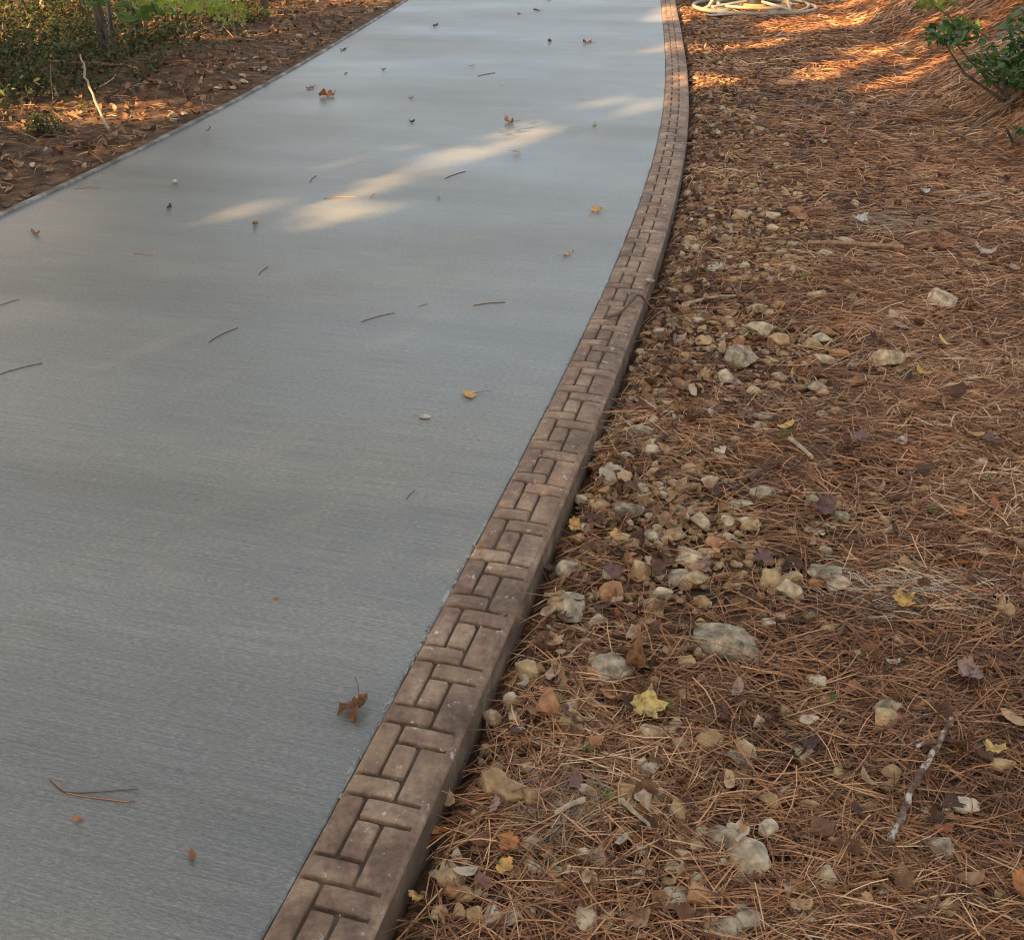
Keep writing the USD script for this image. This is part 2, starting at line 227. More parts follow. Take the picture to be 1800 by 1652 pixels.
# ---------------------------------------------------------------- ground, drive, kerbs
def spaced(edges):                                            # [(to, step), ...] from the first value
    out = [edges[0]]
    for to, step in edges[1:]:
        n = max(1, round((to - out[-1]) / step)); out += list(np.linspace(out[-1], to, n + 1)[1:])
    return np.array(out)
gx = spaced([-90, (-30, 6), (-12, 1.0), (-7.5, 0.15), (-3.0, 0.09), (-0.9, 0.05), (2.6, 0.03), (6.5, 0.07), (12, 0.6), (90, 6)])
gy = spaced([-70, (-10, 4), (0.6, 0.5), (5.0, 0.035), (9.0, 0.06), (17, 0.12), (30, 1), (110, 8)])
X, Y = np.meshgrid(gx, gy, indexing='ij')
Z = ground_z(X, Y)
s_, t_ = st(X, Y)
rough = np.where((t_ > KW + 0.02) | (t_ < L1 - LK - 0.02), 1, 0)
Z = Z + rough * (0.010 * fb(X, Y, 22, 2, 9))
i = np.arange(X.size).reshape(X.shape)
F = np.concatenate([np.stack([i[:-1, :-1], i[1:, :-1], i[1:, 1:]], -1).reshape(-1, 3), np.stack([i[:-1, :-1], i[1:, 1:], i[:-1, 1:]], -1).reshape(-1, 3)])
obj('forest_floor', (np.stack([X, Y, Z], -1).reshape(-1, 3), F), soil, smooth=True, label='brown soil and mould of the woodland floor either side of the drive', cat='ground', kind='structure')

sv = spaced([-22, (0, 0.4), (16, 0.1), (50, 0.5)])
tv = np.array([L1, L1 + 0.004, L1 / 2, L0 - 0.3, L0 - 0.012, L0 - 0.004, L0, L0])
zv = np.array([DZ, DZ, DZ, DZ, DZ, DZ - 0.0005, DZ - 0.003, -0.03])
S2, T2 = np.meshgrid(sv, tv, indexing='ij')
T2 = T2 + np.where(T2 > L0 - 0.02, 0.0038 * (fb(S2, S2 * 0, 9, 3, 2) * 2), 0)
px_, py_ = C(S2, T2)
Zs = np.broadcast_to(zv, S2.shape)
i = np.arange(S2.size).reshape(S2.shape)
F = np.stack([i[:-1, :-1], i[:-1, 1:], i[1:, 1:], i[1:, :-1]], -1).reshape(-1, 4)[:, ::-1]
obj('concrete_driveway', (np.stack([px_, py_, Zs], -1).reshape(-1, 3), F), concrete, uv=np.stack([S2, T2 - L0], -1).reshape(-1, 2), smooth=35 if False else False, label='pale grey broom finished concrete drive curving away through the wood', cat='driveway', kind='structure')

def strip(s, t, z, close_ends=True):
    Sx, Tx = np.meshgrid(s, t, indexing='ij')
    x, y = C(Sx, Tx); zz = z(Sx, Tx) if callable(z) else np.broadcast_to(z, Sx.shape)
    i = np.arange(Sx.size).reshape(Sx.shape)
    F = np.stack([i[:-1, :-1], i[1:, :-1], i[1:, 1:], i[:-1, 1:]], -1).reshape(-1, 4)[:, ::-1]
    return np.stack([x, y, zz], -1).reshape(-1, 3), F
# left edging: a thin grey cement lip
le = thing('cement_edging', label='low thin grey cement edging along the left side of the drive', cat='edging')
def le_z(S, T):
    u = (T - (L1 - LK)) / LK
    top = 0.004 + 0.012 * fb(S, T, 2.5, 3, 8) - 0.006 * np.abs(2 * u - 1) ** 4
    return np.where((u < 0.001) | (u > 0.999), -0.13, top)
obj('edging_body', strip(spaced([-20, (0, 0.4), (18, 0.07), (45, 0.4)]), L1 - LK * (1 - np.array([0, 0.002, 0.12, 0.35, 0.65, 0.88, 0.998, 1.0])), le_z), grey_edge, le)

# right kerb, stamped like brickwork
kb = thing('stamped_kerb', label='raised brown stamped concrete kerb with basketweave brick pattern right of the drive', cat='kerb')
def kprof(t):
    a = np.abs(t) / KW
    r = 0.19
    sh_ = np.clip((a - (1 - r)) / r, 0, 1)
    return 0.004 * (1 - a * a) - 0.017 * (1 - np.sqrt(np.clip(1 - sh_ ** 2, 0, 1)))
def kdepth(t): return 0.0115 * smoothstep(0.0875, 0.066, -t) * smoothstep(0.080, 0.052, t) + 0.0006
def knoise(s, t): return 0.0022 * fb(s, t, 14, 3, 11) + 0.0009 * fb(s, t, 60, 2, 12)
tk = np.concatenate([[-KW, -KW + 0.0002], np.linspace(-KW + 0.001, -0.062, 10), np.linspace(-0.055, 0.055, 9), np.linspace(0.062, KW - 0.001, 10), [KW - 0.0002, KW + 0.002, KW + 0.004]])
def kz(S, T):
    z = kprof(np.clip(T, -KW, KW)) - kdepth(np.clip(T, -KW, KW)) + knoise(S, T)
    z = np.where(T >= KW, np.where(T > KW + 0.003, -0.24, -0.05), z)
    return np.where(T <= -KW, -0.13, z)
obj('kerb_body', strip(spaced([-20, (0, 0.4), (16, 0.035), (45, 0.4)]), tk[:-2], kz), kerb_mat, kb, smooth=50)
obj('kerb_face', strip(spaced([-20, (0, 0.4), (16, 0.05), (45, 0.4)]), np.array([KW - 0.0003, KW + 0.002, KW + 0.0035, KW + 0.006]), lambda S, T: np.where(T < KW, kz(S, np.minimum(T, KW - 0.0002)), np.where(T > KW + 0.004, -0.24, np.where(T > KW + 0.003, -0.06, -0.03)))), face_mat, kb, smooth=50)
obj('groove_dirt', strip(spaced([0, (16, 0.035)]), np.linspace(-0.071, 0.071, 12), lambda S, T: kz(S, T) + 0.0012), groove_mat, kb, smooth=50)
PER, TH = 0.2015, 0.054
c1, c2 = -0.036, 0.017
s_ref, _ = st(*at(754, 1132)[:2]); s_ref = float(s_ref)
def brick_patch(s0, s1, t0, t1, rng):
    g = 0.0027
    sa, sb = s0 + g, s1 - g
    ta = t0 + g if t0 > -KW + 0.001 else -0.0865
    tb = t1 - g if t1 < KW - 0.001 else 0.0865
    def rows(a, b, n): return np.concatenate([[a, a + 0.0009, a + 0.0023, a + 0.005], np.linspace(a + 0.005, b - 0.005, n + 2)[1:-1], [b - 0.005, b - 0.0023, b - 0.0009, b]])
    ss, tt = rows(sa, sb, max(2, int((s1 - s0) / 0.022))), rows(ta, tb, max(2, int((t1 - t0) / 0.022)))
    Sx, Tx = np.meshgrid(ss, tt, indexing='ij')
    ds = np.minimum(Sx - sa, sb - Sx); dt = np.minimum(Tx - ta, tb - Tx)
    r = 0.0075                                                # round the corners in plan
    cs, ct = np.clip(r - ds, 0, r), np.clip(r - dt, 0, r)
    hyp = np.hypot(cs, ct); big = np.maximum(cs, ct); k = np.where(hyp > 1e-9, big / np.maximum(hyp, 1e-9), 1)
    sg = np.where(Sx - sa < sb - Sx, 1, -1); tg = np.where(Tx - ta < tb - Tx, 1, -1)
    Sx = np.where((cs > 0) & (ct > 0), Sx + sg * (cs - cs * k), Sx); Tx = np.where((cs > 0) & (ct > 0), Tx + tg * (ct - ct * k), Tx)
    d = r - np.clip(np.hypot(np.clip(r - ds, 0, r), np.clip(r - dt, 0, r)) if False else np.maximum(cs, ct), 0, r)
    wob = 0.0016 * fb(Sx, Tx, 30, 2, 21)
    Sx = Sx + wob
    top = kprof(Tx) + knoise(Sx, Tx) + rng.normal(0, 0.0005)
    drop = (kdepth(Tx) + 0.0012) * (1 - smoothstep(-0.001, 0.0042, d) ** 0.8)
    z = top - drop
    x, y = C(Sx, Tx)
    i = np.arange(Sx.size).reshape(Sx.shape)
    F = np.stack([i[:-1, :-1], i[1:, :-1], i[1:, 1:], i[:-1, 1:]], -1).reshape(-1, 4)[:, ::-1]
    return np.stack([x, y, z], -1).reshape(-1, 3), F
rng = np.random.default_rng(5)
rest = MB(); nb = 0
k0 = int((s_ref + 1.0) / PER)
for k in range(-3 - 2, 80):
    sA = s_ref + k * PER
    if sA > 15.2 or sA < -0.6: continue
    for (a, b, t0, t1) in ((sA - TH, sA, -KW, c2), (sA - 2 * TH, sA - TH, c1, KW), (sA - PER, sA - 2 * TH, c1, c2), (sA - PER, sA - TH, -KW, c1), (sA - PER - TH, sA - 2 * TH, c2, KW)):
        m = brick_patch(a, b, t0, t1, rng)
        if nb < 300: obj('brick', m, kerb_mat, kb, smooth=True); nb += 1
        else: rest.add(m[0], np.vstack([m[1][:, [0, 1, 2]], m[1][:, [0, 2, 3]]]))
obj('brick', rest.get(), kerb_mat, kb, smooth=True, kind='stuff')
# crumbs of cement caught on the kerb
mb = MB(); ico1 = trimesh.creation.icosphere(1)
rng = np.random.default_rng(8)
for k in range(85):
    s, t = rng.uniform(0.05, 5.5) * rng.uniform(0.4, 1), rng.uniform(-0.085, 0.08)
    if rng.random() < 0.35: t = -KW - 0.004 + rng.normal(0, 0.004)
    x, y = C(s, t); r = abs(rng.normal(0, 0.0013)) + 0.0007
    mb.add(ico1.vertices * r * rng.uniform(0.6, 1.5, 3) + [x, y, kprof(np.clip(t, -KW, KW)) + 0.0003], ico1.faces)
obj('cement_crumbs', mb.get(), stone_mat['pale'], label='pale cement crumbs and grit scattered over the near stamped kerb', cat='crumbs', kind='stuff')

# ---------------------------------------------------------------- stones
def stone_mesh(w, l, h, rng, sub=2, cuts=9, jag=0.06):
    cuts += 5
    m = trimesh.creation.icosphere(sub); v = np.array(m.vertices)
    n = rng.normal(size=(cuts, 3)); n /= np.linalg.norm(n, axis=1, keepdims=True)
    for q, c in zip(n, rng.uniform(0.42, 0.82, cuts)):
        v = v - np.outer(np.maximum(v @ q - c, 0), q)
    o = rng.uniform(0, 99, 3)
    v = v * (1 + jag * 2 * (meshkit.fbm(v * 1.8 + o, 3) - 0.5)[:, None] + jag * 1.2 * (meshkit.noise(v * 6 + o) - 0.5)[:, None])
    v = v / np.abs(v).max(0) * np.array([w, l, h]) / 2
    a = rng.uniform(0, 2 * np.pi) if abs(w - l) < 0.3 * w else rng.normal(0, 0.25)
    c, s = math.cos(a), math.sin(a)
    return v @ np.array([[c, s, 0], [-s, c, 0], [0, 0, 1]]), m.faces
def put_stone(px, py, wp, hp, mat, label, name='stone', cat='stone', group=None, flat=0.72, seed=None, jag=0.06, cuts=9, sub=3):
    rng = np.random.default_rng(int(px * 7 + py * 13))
    p = at(px, py + hp * 0.2)
    w = px_size(p, wp)
    up = px_size(p, hp)                                       # vertical reach in the picture: part height, part depth
    el = math.atan2(CAMH, math.hypot(p[0], p[1]))
    h = min(up * (0.70 if wp < 60 else 0.5), w * flat * (1 if wp < 60 else 0.7)); l = max(w * 0.65, min(1.3 * w, (up - h * math.cos(el) * 0.7) / max(math.sin(el), 0.2)))
    v, f = stone_mesh(w * 1.06, l, h * 1.25, rng, sub, cuts, jag)
    zc = float(surf_z(p[0], p[1])) + h * 0.34 + 0.006
    CLEAR.append((p[0], p[1], w * 0.5))
    m = (v + [p[0], p[1] + 0.0, zc], f)
    return obj(name, m, stone_mat[mat], smooth=28, label=label, cat=cat, group=group)
CLEAR = []
BIG = [  # px, py, wide, high, colour, label
    (1655, 530, 50, 36, 'mixed', 'grey angular stone alone on pine straw near the right edge'),
    (1557, 636, 50, 48, 'mixed', 'blocky tan and grey stone standing among needles right of centre'),
    (1304, 633, 58, 44, 'grey', 'grey wedge shaped stone on the gravel, upper of a touching pair'),
    (1275, 667, 40, 28, 'grey', 'small rounded grey stone just below a wedge shaped one'),
    (1334, 544, 44, 22, 'mixed', 'flat buff grey stone beneath a short pale broken stick'),
    (1438, 521, 42, 22, 'olive', 'flat olive grey stone half sunk in needles above the gravel'),
    (1235, 558, 34, 18, 'grey', 'flat grey stone right of the dark twig that crosses the kerb'),
    (1334, 585, 48, 32, 'olive', 'dark olive stone beside a bent rootlet above the red stone'),
    (1368, 603, 32, 28, 'tan', 'upright tan stone right of the dark olive one'),
    (1300, 607, 30, 24, 'red', 'rust red stone tucked behind the grey wedge shaped stone'),
    (1426, 611, 38, 24, 'tan', 'ochre stone leaning against a pale lichen covered scrap'),
    (1442, 597, 40, 18, 'pale', 'pale greenish lichen covered stone behind the ochre stone'),
    (1477, 625, 30, 18, 'orange', 'smooth orange tan pebble left of a thin curled leaf'),
    (1448, 634, 50, 22, 'grey', 'cracked grey stone under the orange tan pebble'),
    (1435, 684, 36, 22, 'grey', 'grey stone with pale edge lying in needles below the cracked stone'),
    (1369, 668, 34, 20, 'grey', 'low grey stone right of the touching grey pair'),
    (1236, 604, 42, 22, 'tan', 'broad ochre stone in the gravel right of the kerb twig'),
    (1140, 524, 16, 12, 'grey', 'little grey stone perched on the outer edge of the kerb'),
    (1360, 382, 30, 16, 'pale', 'whitish stone in the upper gravel beyond the long tan stick'),
    (1399, 373, 30, 15, 'orange', 'flat orange stone right of a whitish stone in the upper gravel'),
    (1394, 431, 30, 12, 'grey', 'flat grey stone at the left end of the long tan stick'),
    (1387, 457, 28, 17, 'tan', 'wedge of tan stone below the left end of the long stick'),
    (1448, 447, 30, 13, 'pale', 'pale flat stone just under the long tan stick'),
    (1474, 450, 12, 10, 'orange', 'tiny orange pebble under the middle of the long stick'),
    (1486, 428, 40, 15, 'pale', 'grey white stone behind the middle of the long tan stick'),
    (1262, 472, 62, 24, 'grey', 'broad half buried grey stone in gravel above the kerb twig'),
    (1383, 150, 32, 17, 'orange', 'flat orange sandstone slab near the sunlit patch of straw'),
    (1396, 138, 30, 8, 'orange', 'thin orange slab behind the flat orange sandstone slab'),
    (1044, 791, 34, 32, 'pale', 'long cream pebble leaning against the kerb beside the cement lump'),
    (1018, 883, 24, 30, 'pale', 'upright cream stone against the kerb below the cement lump'),
    (1038, 822, 26, 18, 'tan', 'tan pebble between the kerb and the cement lump'),
    (1300, 892, 66, 28, 'grey', 'long flat grey stone left of the pale rotten bark'),
    (1277, 925, 32, 26, 'pale', 'round pale tan stone below the long flat grey stone'),
    (1312, 923, 34, 30, 'pale', 'chalky split stone beside the round pale tan stone'),
    (1430, 888, 36, 28, 'olive', 'mossy grey stone with green sprig above the pale rotten bark'),
    (1187, 945, 42, 24, 'grey', 'half sunk grey stone upper left of the pale chalky stones'),
    (1187, 1015, 78, 36, 'grey', 'broad grey stone with a white face in the middle gravel'),
    (1165, 1046, 36, 30, 'pale', 'squarish pale stone below the broad white faced stone'),
    (1122, 1008, 48, 42, 'tan', 'big tan stone left of the broad white faced stone'),
    (1006, 1070, 74, 62, 'grey', 'large brownish grey stone sunk beside the kerb'),
    (1052, 1099, 44, 26, 'mixed', 'smooth brown grey pebble right of the large sunk stone'),
    (1114, 1045, 20, 18, 'orange', 'small bright orange stone above the smooth brown pebble'),
    (1386, 1040, 56, 46, 'mixed', 'angular tan stone, left of two stones in the straw'),
    (1449, 1012, 60, 56, 'grey', 'rounded grey stone with tan stain, right of two stones in the straw'),
    (1587, 993, 28, 24, 'tan', 'single ochre cube of stone on open straw'),
    (1278, 1131, 122, 62, 'grey', 'largest flat grey stone lying in the straw at mid right'),
    (1076, 1175, 66, 66, 'grey', 'grey white angular stone standing near the kerb'),
    (966, 1242, 58, 54, 'orange', 'big orange stone beside the kerb with a green seedling before it'),
    (921, 1178, 30, 24, 'mixed', 'round grey brown pebble against the kerb near the cream curled leaf'),
    (946, 1184, 24, 26, 'tan', 'tan pebble right of the round grey brown pebble by the kerb'),
    (855, 1321, 27, 30, 'tan', 'upright tan stone at the kerb foot near the bleached chips'),
    (884, 1369, 44, 32, 'tan', 'lumpy sandy yellow stone below the upright tan stone'),
    (1140, 1358, 48, 26, 'grey', 'half hidden grey stone below the yellow star leaf'),
    (1045, 1315, 40, 40, 'orange', 'flat orange brown stone behind the tuft of green needles'),
    (1317, 1517, 92, 76, 'grey', 'large round grey stone low in the picture among needles'),
    (1178, 1533, 38, 28, 'grey', 'small smooth grey stone left of the large round stone'),
    (1268, 1632, 80, 56, 'grey', 'grey stone cut by the bottom edge of the picture'),
    (1183, 1580, 60, 44, 'pale', 'buff stone pair partner left of a crumpled orange stone at bottom'),
    (1230, 1578, 46, 50, 'orange', 'crumpled looking orange stone near the bottom edge'),
    (1378, 1255, 26, 28, 'tan', 'small oval tan stone in open straw right of the yellow leaf'),
    (1622, 1243, 36, 22, 'orange', 'orange stone in the straw above the bark covered stick'),
    (1557, 1249, 54, 34, 'grey', 'weathered grey brown stone left of the orange one above the stick'),
    (1685, 1421, 72, 38, 'pale', 'broad buff stone right of the bark covered stick'),
    (1420, 1417, 44, 26, 'tan', 'tan stone under needles left of the bark covered stick'),
    (769, 1541, 20, 16, 'dark', 'dark grey pebble near the kerb at the bottom'),
    (1017, 1506, 44, 28, 'mixed', 'mottled grey tan stone between the orange leaf and bottom needles'),
    (1262, 801, 38, 26, 'pale', 'pale stone above the dark crumpled leaf in the middle gravel'),
    (1140, 737, 24, 20, 'red', 'brick red stone in gravel by the kerb'),
    (1115, 743, 30, 16, 'orange', 'orange stone left of the brick red one in gravel'),
    (1197, 741, 36, 18, 'grey', 'flat grey stone right of the brick red stone'),
    (1130, 760, 44, 22, 'grey', 'broad grey stone between the brick red stone and the cement lump'),
    (1342, 737, 56, 18, 'grey', 'long low grey stone below the pale leafy scrap in the gravel'),
    (1332, 754, 36, 18, 'grey', 'blue grey stone touching the long low grey stone'),
    (1441, 735, 28, 18, 'pale', 'small cream stone right of the long low grey stone'),
    (1332, 698, 18, 12, 'orange', 'small orange stone in needles left of the pale edged stone'),
    (903, 614, 10, 8, 'pale', None)]
for (a, b, w, h, m, l) in BIG:
    if l: put_stone(a, b, w, h, m, l)
lump = put_stone(1081, 838, 64, 44, 'grey', 'rough speckled lump of broken cement lying by the kerb', 'cement_lump', 'cement lump', jag=0.22, cuts=4)
put_stone(308, 322, 10, 8, 'pale', 'tiny white pebble on the drive at upper left')
for (a, b, w, h, m, l) in [(303, 206, 20, 12, 'tan', 'buff stone in the leaf litter by the left edging'), (305, 213, 14, 8, 'pale', 'little pale stone under the buff stone by the left edging'), (325, 203, 13, 9, 'grey', 'small grey stone right of the buff stone by the left edging'),
                           (382, 157, 12, 7, 'pale', 'cream stone near the left edging above the dark leaf'), (410, 157, 14, 6, 'tan', 'flat tan stone near the left edging'), (430, 146, 20, 8, 'grey', 'grey stone pile piece against the left edging'), (49, 228, 10, 12, 'pale', 'pale upright stone in the sunny leaf litter at far left'),
                           (58, 293, 12, 12, 'pale', 'whitish stone in litter near the left frame edge'), (450, 103, 10, 6, 'pale', 'pale stone in the shade left of the edging'), (428, 134, 16, 8, 'tan', 'tan stone beside the grey pile piece'), (20, 352, 10, 7, 'white', None)]:
    if l: put_stone(a, b, w, h, m, l, sub=2)
# smears of cement along the joint between slab and kerb
mb = MB(); rg = np.random.default_rng(12)
for k in range(380):
    s = 0.02 + 9.0 * rg.random() ** 1.4
    if fb(s, 0.0, 1.3, 3, 61) < -0.04: continue
    x, y = C(s, -KW - 0.004 + rg.normal(0, 0.0035)); h_ = np.interp(s, SS, HD) + rg.normal(0, 0.25); a, b = rg.uniform(0.0015, 0.008), rg.uniform(0.001, 0.0026)
    v = ico1.vertices * (1 + 0.35 * rg.normal(size=(len(ico1.vertices), 1))) * [b, a, rg.uniform(0.0008, 0.002)]
    c_, s_n = math.cos(-h_), math.sin(-h_)
    mb.add(v @ np.array([[c_, s_n, 0], [-s_n, c_, 0], [0, 0, 1]]) + [x, y, DZ + 0.0015], ico1.faces)
obj('cement_smears', mb.get(), smear_mat, smooth=True, label='whitish cement smears along the joint between slab and stamped kerb', cat='cement', kind='stuff')
# the many smaller stones: individually where they show largest, the rest as gravel
def gravel_density(x, y):
    s, t = st(x, y); e = t - KW
    near = smoothstep(0.02, 0.06, e) * smoothstep(0.80, 0.34, e) * (0.10 + 0.90 * smoothstep(1.8, 2.7, y)) * (0.75 + 0.25 * smoothstep(7.5, 4.8, y))
    patch = smoothstep(-0.05, 0.16, fb(x, y, 1.6, 3, 33))
    return np.clip(near * (0.45 + 0.55 * patch) + 0.10 * smoothstep(1.6, 0.5, e) * (e > 0.03), 0, 1)
rng = np.random.default_rng(21)
N = 90000
x = rng.uniform(-0.3, 3.2, N); y = 1.2 + 11 * rng.random(N) ** 1.5
keep = (rng.random(N) < gravel_density(x, y)) & (st(x, y)[1] > KW + 0.012); x, y = x[keep], y[keep]
dist = np.hypot(x, y)
size = np.clip(rng.lognormal(math.log(0.0105), 0.45, len(x)), 0.005, 0.036)
order = np.argsort(-(size / dist)); z = ground_z(x, y)
kinds = ['tan', 'tan', 'orange', 'mixed', 'tan', 'mixed', 'pale', 'grey', 'tan', 'orange', 'tan', 'grey']
names = {'tan': 'small tan stone in the gravel right of the kerb', 'orange': 'small orange stone in the gravel right of the kerb', 'mixed': 'small buff grey stone in the gravel right of the kerb', 'pale': 'small pale stone in the gravel right of the kerb', 'grey': 'small grey stone in the gravel right of the kerb'}
mb = MB(); grav_xy = []
for n, k in enumerate(order[:10500]):
    r = size[k]
    if n < 205:
        kd = kinds[rng.integers(len(kinds))]
        v, f = stone_mesh(r * rng.uniform(1.7, 2.6), r * rng.uniform(1.5, 2.3), r * rng.uniform(1.0, 1.6), rng, 2, 8)
        obj('stone', (v + [x[k], y[k], z[k] + r * 0.35 + 0.007], f), stone_mat[kd], smooth=30, label=names[kd], cat='stone', group=names[kd].replace('stone', 'stones'))
    else:
        v, f = stone_mesh(r * rng.uniform(1.6, 2.5), r * rng.uniform(1.4, 2.1), r * rng.uniform(0.9, 1.5), rng, 1, 6, 0.1)
        mb.add(v + [x[k], y[k], z[k] + r * 0.35 + 0.004], f)
obj('gravel', mb.get(), gravel_mat, label='tan and grey gravel mixed into the straw along the kerb', cat='gravel', kind='stuff')

# ---------------------------------------------------------------- leaves
def outline(kind, rng, n=40):
    th = np.linspace(-np.pi, np.pi, n, endpoint=False)       # tip at +x, stalk at -x
    if kind in ('maple', 'star'):
        r = np.zeros(n)
        w0, b0 = (0.62, 0.40) if kind == 'star' else (0.75, 0.46)
        for a, l in ((0, 1.0), (1.12, 0.92), (-1.12, 0.92), (2.15, 0.62), (-2.15, 0.62)):
            dl = np.abs((th - a + np.pi) % (2 * np.pi) - np.pi) / w0
            r = np.maximum(r, l * (b0 + (1 - b0) * np.clip(1 - dl, 0, 1) ** 0.85 + 0.05 * np.cos(dl * 16) * (dl < 1)))
        r[np.abs(th) > 2.85] *= 0.6
    elif kind == 'oak':
        r = 1 / np.sqrt((np.cos(th) / 1.0) ** 2 + (np.sin(th) / 0.48) ** 2) * (1 - 0.24 * np.sin(4.5 * np.abs(th) + 0.4) ** 2)
    elif kind == 'oval':
        r = 1 / np.sqrt((np.cos(th)) ** 2 + (np.sin(th) / 0.42) ** 2)
        r = r * (1 + 0.12 * np.exp(-(th / 0.25) ** 2))
    else:
        r = 1 / np.sqrt((np.cos(th)) ** 2 + (np.sin(th) / 0.75) ** 2) * (0.75 + 0.25 * rng.random(n))
    return th, r * (1 + 0.05 * rng.normal(size=n))
def leaf_mesh(kind, size, rng, curl=0.5, crumple=0.25, rings=(0.28, 0.6, 0.85, 1.0), n=40, fold=0.0):
    th, r = outline(kind, rng, n)
    R = np.array(rings); inner = r.min() * 0.8
    rr = np.stack([np.where(q < 1, q * (inner + (r - inner) * q), r) for q in R])
    v = np.stack([rr * np.cos(th), rr * np.sin(th), np.zeros_like(rr)], -1).reshape(-1, 3)
    v = np.vstack([[[0, 0, 0]], v])
    a, b = rng.uniform(0.3, 1.0) * curl, rng.uniform(-0.4, 1.0) * curl
    o = rng.uniform(0, 50, 3)
    d = np.hypot(v[:, 0], v[:, 1])
    zz = a * v[:, 0] ** 2 + b * v[:, 1] ** 2 + fold * np.abs(v[:, 1]) + crumple * 2 * (meshkit.fbm(v * 2.2 + o, 3) - 0.5) * (0.3 + d)
    # true bending: pull rims inward as they rise
    v = np.column_stack([v[:, 0] * (1 - 0.25 * np.clip(zz, 0, 1)), v[:, 1] * (1 - 0.25 * np.clip(zz, 0, 1)), zz])
    f = [[0, 1 + j, 1 + (j + 1) % n] for j in range(n)]
    for q in range(len(R) - 1):
        for j in range(n):
            k = (j + 1) % n; p0, p1 = 1 + q * n, 1 + (q + 1) * n
            f += [[p0 + j, p1 + j, p1 + k], [p0 + j, p1 + k, p0 + k]]
    v[:, 2] -= np.percentile(v[:, 2], 12)
    return v * size / 2, np.array(f)
def rot(rng, tilt=0.2, yaw=None):
    yaw = rng.uniform(0, 2 * np.pi) if yaw is None else yaw
    a, b = rng.normal(0, tilt, 2)
    Rz = np.array([[math.cos(yaw), -math.sin(yaw), 0], [math.sin(yaw), math.cos(yaw), 0], [0, 0, 1]])
    Rx = np.array([[1, 0, 0], [0, math.cos(a), -math.sin(a)], [0, math.sin(a), math.cos(a)]]); Ry = np.array([[math.cos(b), 0, math.sin(b)], [0, 1, 0], [-math.sin(b), 0, math.cos(b)]])
    return Rz @ Rx @ Ry
def put_leaf(px, py, wp, kind, mat, label, curl=0.5, crumple=0.25, tilt=0.12, yaw=None, lift=0.003, name='fallen_leaf', group=None, stalk=True):
    rng = np.random.default_rng(int(px * 11 + py * 17))
    p = at(px, py); size = px_size(p, wp) * (1.12 if kind in ('maple', 'star') else 1.0)
    v, f = leaf_mesh(kind, size, rng, min(curl, 0.8) if lift > 0.01 else min(curl, 0.75), crumple)
    R = rot(rng, tilt, yaw)
    v = v @ R.T; lo = v[:, 2].min()
    base = np.array([p[0], p[1], float(surf_z(p[0], p[1])) + lift])
    if lift > 0.01: CLEAR.append((p[0], p[1], size * 0.42))
    if not stalk:
        return obj(name, (v - [0, 0, lo] + base, f), leaf_mat[mat], smooth=True, label=label, cat='leaf', group=group)
    t = thing(name, label=label, cat='leaf', group=group)
    obj('blade', (v - [0, 0, lo] + base, f), leaf_mat[mat], t, smooth=True)
    q = np.array([[-0.10, 0, 0.0], [-0.35, 0.01, 0.03], [-0.62, 0.06, 0.06], [-0.85, 0.15, 0.04]]) * size; q[:, 1] *= rng.choice([-1, 1])
    q = q @ R.T - [0, 0, lo]; q[:, 2] = np.maximum(q[:, 2], 0.0015)
    obj('stalk', tube(q + base, size * np.array([0.014, 0.011, 0.010, 0.013]), 5), leaf_mat['brown' if mat != 'yellow' else 'golden'], t, smooth=True)
    return t
